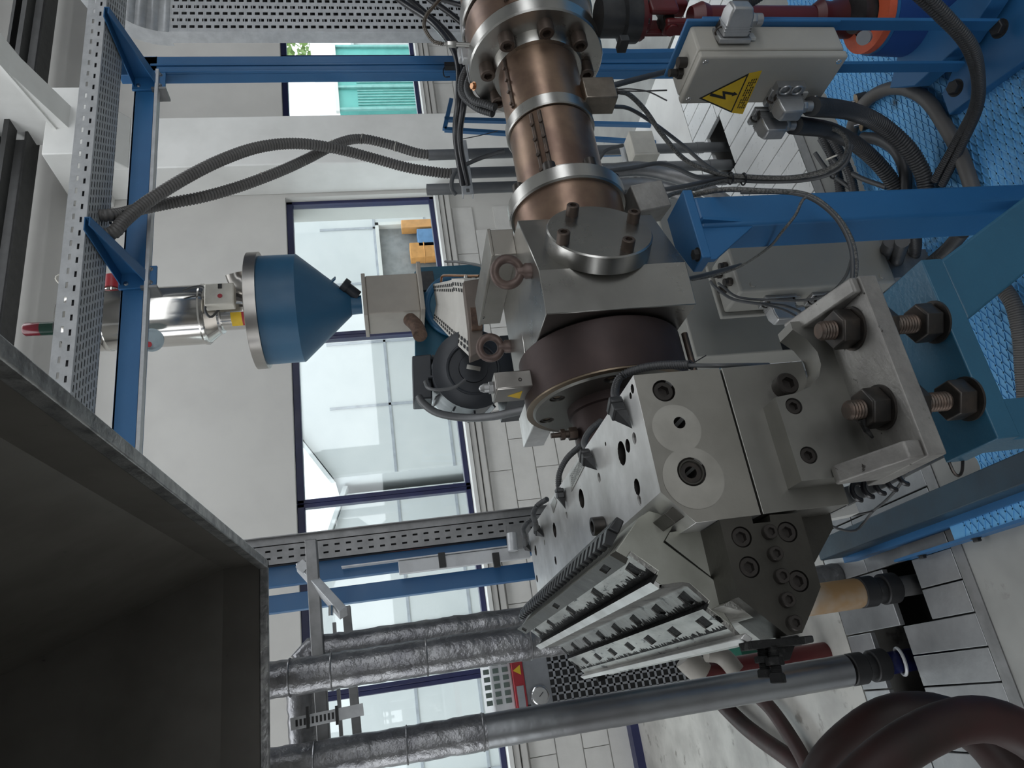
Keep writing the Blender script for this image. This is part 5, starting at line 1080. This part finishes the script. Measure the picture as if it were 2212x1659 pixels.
cable('overhead_wire', px([(962, 565, 3.0), (990, 566, 2.8), (1030, 572, 2.5), (1045, 578, 2.4)]), .006, CABLE, 'dark wire arching above the pale slotted cover')
# ================================================================ blue posts, tray and lamp at the lower left
lf = thing('rear_gantry', 'two deep blue posts of the rear machine frame', 'steel frame', (.55, 3.2, 0))
def post2(p0, p1, w, d_, y):
    xa = (P(p0[0], p0[1], y=y).x+P(p1[0], p1[1], y=y).x)/2
    return obj('post', MB().box(xa-w/2, xa+w/2, y, y+d_, 0, 3.2), BLUE, lf, bevel=.002)
post2((640, 1232), (1100, 1185), .088, .05, 3.2); post2((640, 1290), (1100, 1246), .07, .05, 3.25)
obj('bracket_end', MB().obox(P(1120, 1160, y=3.15), (.05, 0, 0), (0, .03, 0), (0, 0, .05)), GALVD, lf); obj('clamp_tube', MB().cyl(P(1105, 1152, y=3.12), P(1108, 1190, y=3.12), .022, n=14), GALV, lf)
obj('red_wire', MB().tube(smoothpath(px([(560, 1203, 3.18), (700, 1200, 3.18), (850, 1190, 3.18), (1000, 1170, 3.18), (1100, 1157, 3.18)]), .05), .004, 6), mat('wire_red', (.2, .05, .04), .5), lf)
lt = thing('rear_cable_tray', 'upright grey slotted cable tray beside the blue posts', 'cable tray', (.72, 3.18, 0))
xl = P(800, 1176, y=3.15).x; w_ = .11
o = obj('slotted_face', slotted(MB(), (xl-.035, 3.15, .6), (0, 0, 1), (1, 0, 0), 2.4, 52, [(0, .02, 0, 0), (.02, .028, .45, .3), (.028, .05, 0, 0), (.05, .058, .45, .3), (.058, .075, 0, 0)]), GALVD, lt, smooth=0); solid(o, .002)
obj('tray_shade_back', MB().box(xl-.035, xl+.04, 3.17, 3.2, .6, 3.0), RUBBER, lt); obj('side_flange', MB().box(xl+.04, xl+.075, 3.15, 3.16, .6, 3.0).box(xl+.04, xl+.044, 3.15, 3.22, .6, 3.0).box(xl+.073, xl+.077, 3.13, 3.16, .6, 3.0), GALVD, lt)  # black back sheet stands in for shade behind the slotted face
lmp = thing('tube_lamp', 'white upright fluorescent lamp housing between the blue posts', 'lamp', P(1100, 1205, y=3.24))
xa = P(990, 1209, y=3.14).x; obj('housing', MB().box(xa-.028, xa+.028, 3.15, 3.17, P(1140, 1200, y=3.22).z, P(860, 1217, y=3.22).z), WHITEU, lmp, bevel=.004)
for q in (955, 1072): obj('clip', MB().obox(P(q, 1210, y=3.14), (.03, 0, 0), (0, .012, 0), (0, 0, .014)), BLACK, lmp)
obj('reflector', MB().box(xa+.029, xa+.034, 3.14, 3.18, P(1140, 1200, y=3.22).z, P(740, 1225, y=3.22).z), GALV, lmp)

# ================================================================ insulated pipes
def wobble_pipe(name, pts, r, mt, parent, amp=.004, seed=1, n=26):
    q = smoothpath(pts, .02); rd_ = random.Random(seed); m = MB().tube(q, [r+rd_.uniform(-amp, amp) for _ in q], n)
    m.v = [(x+rd_.uniform(-amp, amp)*.5, y+rd_.uniform(-amp, amp)*.5, z) for x, y, z in m.v]; return obj(name, m, mt, parent, smooth=60)
p1 = thing('foil_pipe', 'crumpled foil wrapped pipe nearest to the die lips', 'pipe', (.145, 2.4, 0), 'foil wrapped pipes')
X1 = .16; wobble_pipe('foil_lagging', [(X1, 2.4, .52), (X1, 2.4, 1.2), (X1, 2.4, 2.9)], .052, FOIL, p1, .0016, 3)
for z in (1.3, 1.62, 1.9, 2.02): obj('foil_joint', MB().torus((X1, 2.4, z), (.03, .02, 1), .0525, .003, 26, 6), FOIL, p1)
obj('stained_lagging', MB().lathe((X1, 2.4, 0), (0, 0, 1), [(.16, .047), (.17, .05), (.53, .05)], 28), KRAFT, p1)
cp = lambda x, y, par, zb, r: [obj('coupling_nut', MB().lathe((x, y, 0), (0, 0, 1), [(zb+z0, r*k0), (zb+z0+.004, r*k1), (zb+z1-.004, r*k1), (zb+z1, r*k0)], 30), RUBBER, par) for z0, z1, k0, k1 in ((.0, .055, .95, 1.02), (.055, .085, .82, .84), (.085, .14, .95, 1.02))]
cp(X1, 2.4, p1, .02, .05); obj('down_pipe', MB().cyl((X1, 2.4, -.25), (X1, 2.4, .03), .034, n=20), GALVD, p1)
p2 = thing('foil_pipe', 'long foil wrapped pipe at the lower photo edge', 'pipe', (-.09, 2.6, 0), 'foil wrapped pipes')
X2 = -.075; wobble_pipe('foil_lagging', [(X2, 2.6, 1.45), (X2, 2.6, 2.0), (X2, 2.6, 2.9)], .055, FOIL, p2, .0016, 5)
wobble_pipe('smooth_lagging', [(X2, 2.6, .17), (X2, 2.6, .8), (X2, 2.6, 1.46)], .053, FOILS, p2, .0004, 6)
for z in (1.46, 1.7, 1.98): obj('foil_joint', MB().torus((X2, 2.6, z), (.04, .02, 1), .0555, .003, 26, 6), FOIL, p2)
cp(X2, 2.6, p2, .02, .053); obj('down_pipe', MB().cyl((X2, 2.6, -.25), (X2, 2.6, .03), .038, n=20), NAVY, p2)
obj('union_ring', MB().torus((X2, 2.58, -.03), (0, .3, 1), .045, .006, 24, 8), GALV, p2)
p3 = thing('foil_pipe', 'rear foil wrapped pipe with an elbow, behind the other two', 'pipe', (.3, 2.75, 0), 'foil wrapped pipes')
X3 = P(900, 1375, y=2.75).x; zc = P(655, 1395, y=2.75).z
wobble_pipe('foil_lagging', [(X3, 2.75, -.0), (X3, 2.75, 1.0), (X3, 2.75, zc-.1), (X3-.02, 2.75, zc-.02), (X3-.1, 2.76, zc+.01), (X3-.25, 2.78, zc+.01), (X3-.5, 2.8, zc+.01)], .05, FOIL, p3, .002, 8)
cr = thing('pipe_support', 'grey steel support rack holding the foil pipes', 'rack', (.2, 2.6, 2))
obj('cross_channel', MB().bar(P(672, 1168, y=2.7), P(700, 1600, y=2.7), .05, .04), GALVD, cr, bevel=.003)
obj('drop_channel', MB().bar(P(722, 1345, y=2.85), P(738, 1600, y=2.85), .02, .012), GALVD, cr); obj('drop_channel', MB().bar(P(748, 1310, y=2.85), P(772, 1590, y=2.85), .034, .03), GALVD, cr, bevel=.002)
obj('slotted_rail', MB().bar(P(648, 1222, y=2.75), P(742, 1325, y=2.6), .04, .03), GALV, cr, bevel=.002)
obj('rail_end', MB().obox(P(655, 1225, y=2.72), (.012, 0, .012), (0, .02, 0), (-.012, 0, .012)), GALV, cr); obj('end_bolt', MB().cyl(P(715, 1308, y=2.6), P(715, 1330, y=2.6), .008, n=8), CHROME, cr)
o = obj('slotted_bracket', MB().bar(P(628, 1565, y=2.45), P(785, 1532, y=2.45), .034, .008, up=(0, 1, 0)), GALV, cr)
m = MB()
for k in range(10):
    a = P(628, 1565, y=2.444).lerp(P(785, 1532, y=2.444), .08+.055*k); m.obox(a, (.009, 0, 0), (0, .002, 0), (0, 0, .003))
obj('bracket_slots', m, BLACK, o, smooth=0)
obj('bracket_strap', MB().obox(P(665, 1550, y=2.44), (.03, 0, 0), (0, .01, 0), (0, 0, .004)).obox(P(728, 1545, y=2.44), (.026, 0, 0), (0, .01, 0), (0, 0, .004)), BLACK, o)

# ================================================================ white and red cooling unit
CYu = 3.7
cu = thing('cooling_unit', 'white and grey cooling unit with red stripe and square grille', 'cooling unit', P(1480, 1470, y=CYu))
def uz(a, b=1480): return P(a, b, y=CYu).z
ux0, ux1 = P(1120, 1530, y=CYu).x-.12, P(1120, 1330, y=CYu).x
zt_, z_r0, z_r1, z_g, z_b = uz(1062), uz(1110), uz(1135), uz(1190), uz(1475)
bdy = obj('body', MB().box(ux0, ux1, CYu+.01, CYu+.5, 0.02, z_r1), GREYU, cu, bevel=.006)
obj('red_stripe', MB().box(ux0-.002, ux1+.002, CYu-.002, CYu+.5, z_r1, z_r0), REDU, cu, bevel=.003)
hd = obj('head', MB().box(ux0, ux1-.0, CYu+.02, CYu+.45, z_r0, zt_), WHITEU, cu, bevel=.008)
vh = MB().box(-.011, .011, -.002, .002, -.014, .014).mesh('vent_hole', mat('vent_grey', (.12, .16, .14), .6), 0)
for i in range(3):
    for j in range(7): obj('vent_hole', vh, None, hd, M=Matrix.Translation((ux0+.16+j*.034, CYu+.019, z_r0+.03+i*.045)))
xw = P(1122, 1447, y=CYu).x; obj('warning_triangle', MB().prism([(xw-.022, CYu-.006, z_r1+.014), (xw+.022, CYu-.006, z_r1+.014), (xw, CYu-.006, z_r1+.05)], (0, .002, 0)), YELLOW, cu)
gx, gz = P(1165, 1503, y=CYu).x, P(1165, 1503, y=CYu).z
gg = obj('pressure_gauge', MB().lathe((gx, CYu, gz), (0, -1, 0), [(0, .044), (.022, .044), (.024, .04)], 32), CHROME, cu); obj('gauge_face', MB().lathe((gx, CYu-.0245, gz), (0, -1, 0), [(0, .036), (.001, .036)], 28), GLASSY, gg); obj('needle', MB().bar((gx-.004, CYu-.027, gz+.004), (gx+.014, CYu-.027, gz-.016), .003, .001, up=(0, 1, 0)), BLACK, gg)
obj('latch', MB().box(gx+.01-.06, gx-.03, CYu-.004, CYu, gz+.045, gz+.06), BLACK, cu)
GX0, GX1, GZ0, GZ1 = ux0+.05, ux1-.03, .08, z_g
obj('grille_backing', MB().box(GX0, GX1, CYu+.004, CYu+.009, GZ0, GZ1), BLACK, cu)
m = MB(); nx, nz_ = int((GX1-GX0)/.035), int((GZ1-GZ0)/.035)
for i in range(nx+1): m.box(GX0+i*.035-.005, GX0+i*.035+.005, CYu-.002, CYu+.003, GZ0, GZ1)
for j in range(nz_+1): m.box(GX0, GX1, CYu-.002, CYu+.003, GZ0+j*.035-.005, GZ0+j*.035+.005)
obj('square_grille', m, GREYU, cu, smooth=0)
obj('grey_label', MB().box(ux0-.001, P(1120, 1482, y=CYu).x, CYu-.0045, CYu-.004, z_r1+.01, z_r0-.01), GREYU, cu)
# fittings and bucket beside the unit
ft = thing('pipe_fitting', 'grey plastic pipe elbows beside the cooling unit', 'pipe fitting', P(1520, 1430, y=3.0))
obj('floor_pipe', MB().cyl((P(1520, 1455, y=3.0).x, 3.0, 0), (P(1520, 1455, y=3.0).x, 3.0, P(1520, 1455, y=3.0).z), .045, n=16), REDP, ft); obj('elbow', MB().tube(smoothpath(px([(1480, 1420, 3.0), (1500, 1440, 3.0), (1520, 1455, 3.0)]), .02), .05, 16), mat('pipe_ivory', (.3, .28, .25), .5), ft); obj('elbow', MB().tube(smoothpath(px([(1525, 1410, 2.9), (1550, 1412, 2.9), (1570, 1425, 2.9), (1590, 1450, 2.9)]), .02), .035, 14), MATS['pipe_ivory'], ft)
bk = thing('green_bucket', 'dark green container behind the die bolts', 'container', P(1620, 1400, y=3.2))
q = P(1640, 1400, y=3.2); qt = P(1585, 1400, y=3.2)
obj('shell', MB().lathe((q.x, q.y, 0), (0, 0, 1), [(q.z, .05), (qt.z-.02, .062), (qt.z-.02, .066), (qt.z, .066)], 28), mat('bucket_green', (.01, .09, .06), .45), bk)
obj('stool', MB().cyl((q.x, q.y, 0), (q.x, q.y, q.z), .03, n=14), RUBBER, bk)
rs = obj('red_bar', MB().bar(P(1580, 1400, y=3.3), P(1612, 1430, y=3.3), .05, .02), REDU, bk)
# pale red hoses on the floor and the big red-brown ones near the camera
for k, (pts, r, lb) in enumerate((([(1540, 1500, 0.06), (1600, 1560, .06), (1650, 1600, .06), (1720, 1650, .06), (1790, 1720, .06)], .04, 'red-brown hose on the floor, farther from the pit'), ([(1620, 1490, .06), (1660, 1525, .06), (1700, 1580, .06), (1740, 1650, .06), (1760, 1720, .06)], .032, 'dark brown hose on the floor, nearer the pit'))):
    cable('water_hose', onfloor(pts), r, REDH, lb, 'hose', group='red-brown water hoses', n=16, step=.03)
for k, (pts, r, lb) in enumerate((([(1755, 1720, 1.5), (1790, 1650, 1.45), (1850, 1590, 1.4), (1920, 1548, 1.36), (2000, 1540, 1.34), (2070, 1560, 1.32), (2130, 1600, 1.3), (2200, 1690, 1.3)], .036, 'farther of the two big red-brown hose loops'), ([(1830, 1720, 1.15), (1900, 1650, 1.15), (1980, 1595, 1.15), (2060, 1560, 1.15), (2140, 1555, 1.15), (2220, 1590, 1.15), (2280, 1640, 1.15)], .034, 'nearer of the two big red-brown hose loops'))):
    cable('water_hose', px(pts), r, REDH, lb, 'hose', group='red-brown water hoses', n=20, step=.02)

# ================================================================ extraction hood over the die
hd_ = thing('extraction_hood', 'dark sheet steel extraction hood hanging over the die lips', 'hood', (-.2, 1.2, 2.0))
ZH = 2.0; c1_ = P(576, 1216, z=ZH); n1_ = P(-250, 540, z=ZH); w1_ = P(583, 2100, z=ZH)
ev = (n1_-c1_).normalized(); eu = (w1_-c1_).normalized(); LV, LU = 2.0, 1.7
Rm = 2.3  # top of skirt
def hq(a, b, z): v_ = c1_+eu*a+ev*b; return Vector((v_.x, v_.y, z))
t_ = .004; ZK = ZH+.1; ZT = 2.5
k0 = P(0, 1460, z=ZT); dk_ = k0-c1_; ia, ib = dk_.dot(eu-ev*eu.dot(ev))/(1-eu.dot(ev)**2), dk_.dot(ev-eu*eu.dot(ev))/(1-eu.dot(ev)**2)
SK = [(0, 0), (0, LV), (LU, LV), (LU, 0)]; TP = [(ia, ib), (ia, LV-.3), (LU-.35, LV-.3), (LU-.35, ib)]
for k, nm in enumerate(('side', 'near', 'left', 'far')):
    (a, b), (c, d_) = SK[k], SK[(k+1) % 4]
    if nm != 'near':
        o = obj(nm+'_skirt', MB().add([hq(a, b, ZH), hq(c, d_, ZH), hq(c, d_, ZK), hq(a, b, ZK)], [(0, 1, 2, 3)]), HOODM, hd_, smooth=0); solid(o, .003)
    (e_, f_), (g_, h_) = TP[k], TP[(k+1) % 4]
    o = obj(nm+'_sheet', MB().add([hq(a, b, ZK), hq(c, d_, ZK), hq(g_, h_, ZT), hq(e_, f_, ZT)], [(0, 1, 2, 3)]), HOODM, hd_, smooth=0); solid(o, .003)
obj('roof_sheet', MB().prism([hq(*q, ZT) for q in TP], (0, 0, .006)), HOODM, hd_)
obj('extraction_duct', MB().cyl(hq((TP[0][0]+TP[2][0])/2, (TP[0][1]+TP[2][1])/2, ZT), hq((TP[0][0]+TP[2][0])/2, (TP[0][1]+TP[2][1])/2, 5.6), .16, n=28), GALV, hd_)
obj('side_rim', MB().prism([hq(-.006, -.006, ZH-.004), hq(-.006, LV, ZH-.004), hq(.014, LV, ZH-.004), hq(.014, -.006, ZH-.004)], (0, 0, .022)), RIMM, hd_, bevel=.002)
obj('far_rim', MB().prism([hq(-.006, -.006, ZH-.004), hq(LU, -.006, ZH-.004), hq(LU, .008, ZH-.004), hq(-.006, .008, ZH-.004)], (0, 0, .02)), RIMM, hd_, bevel=.002)
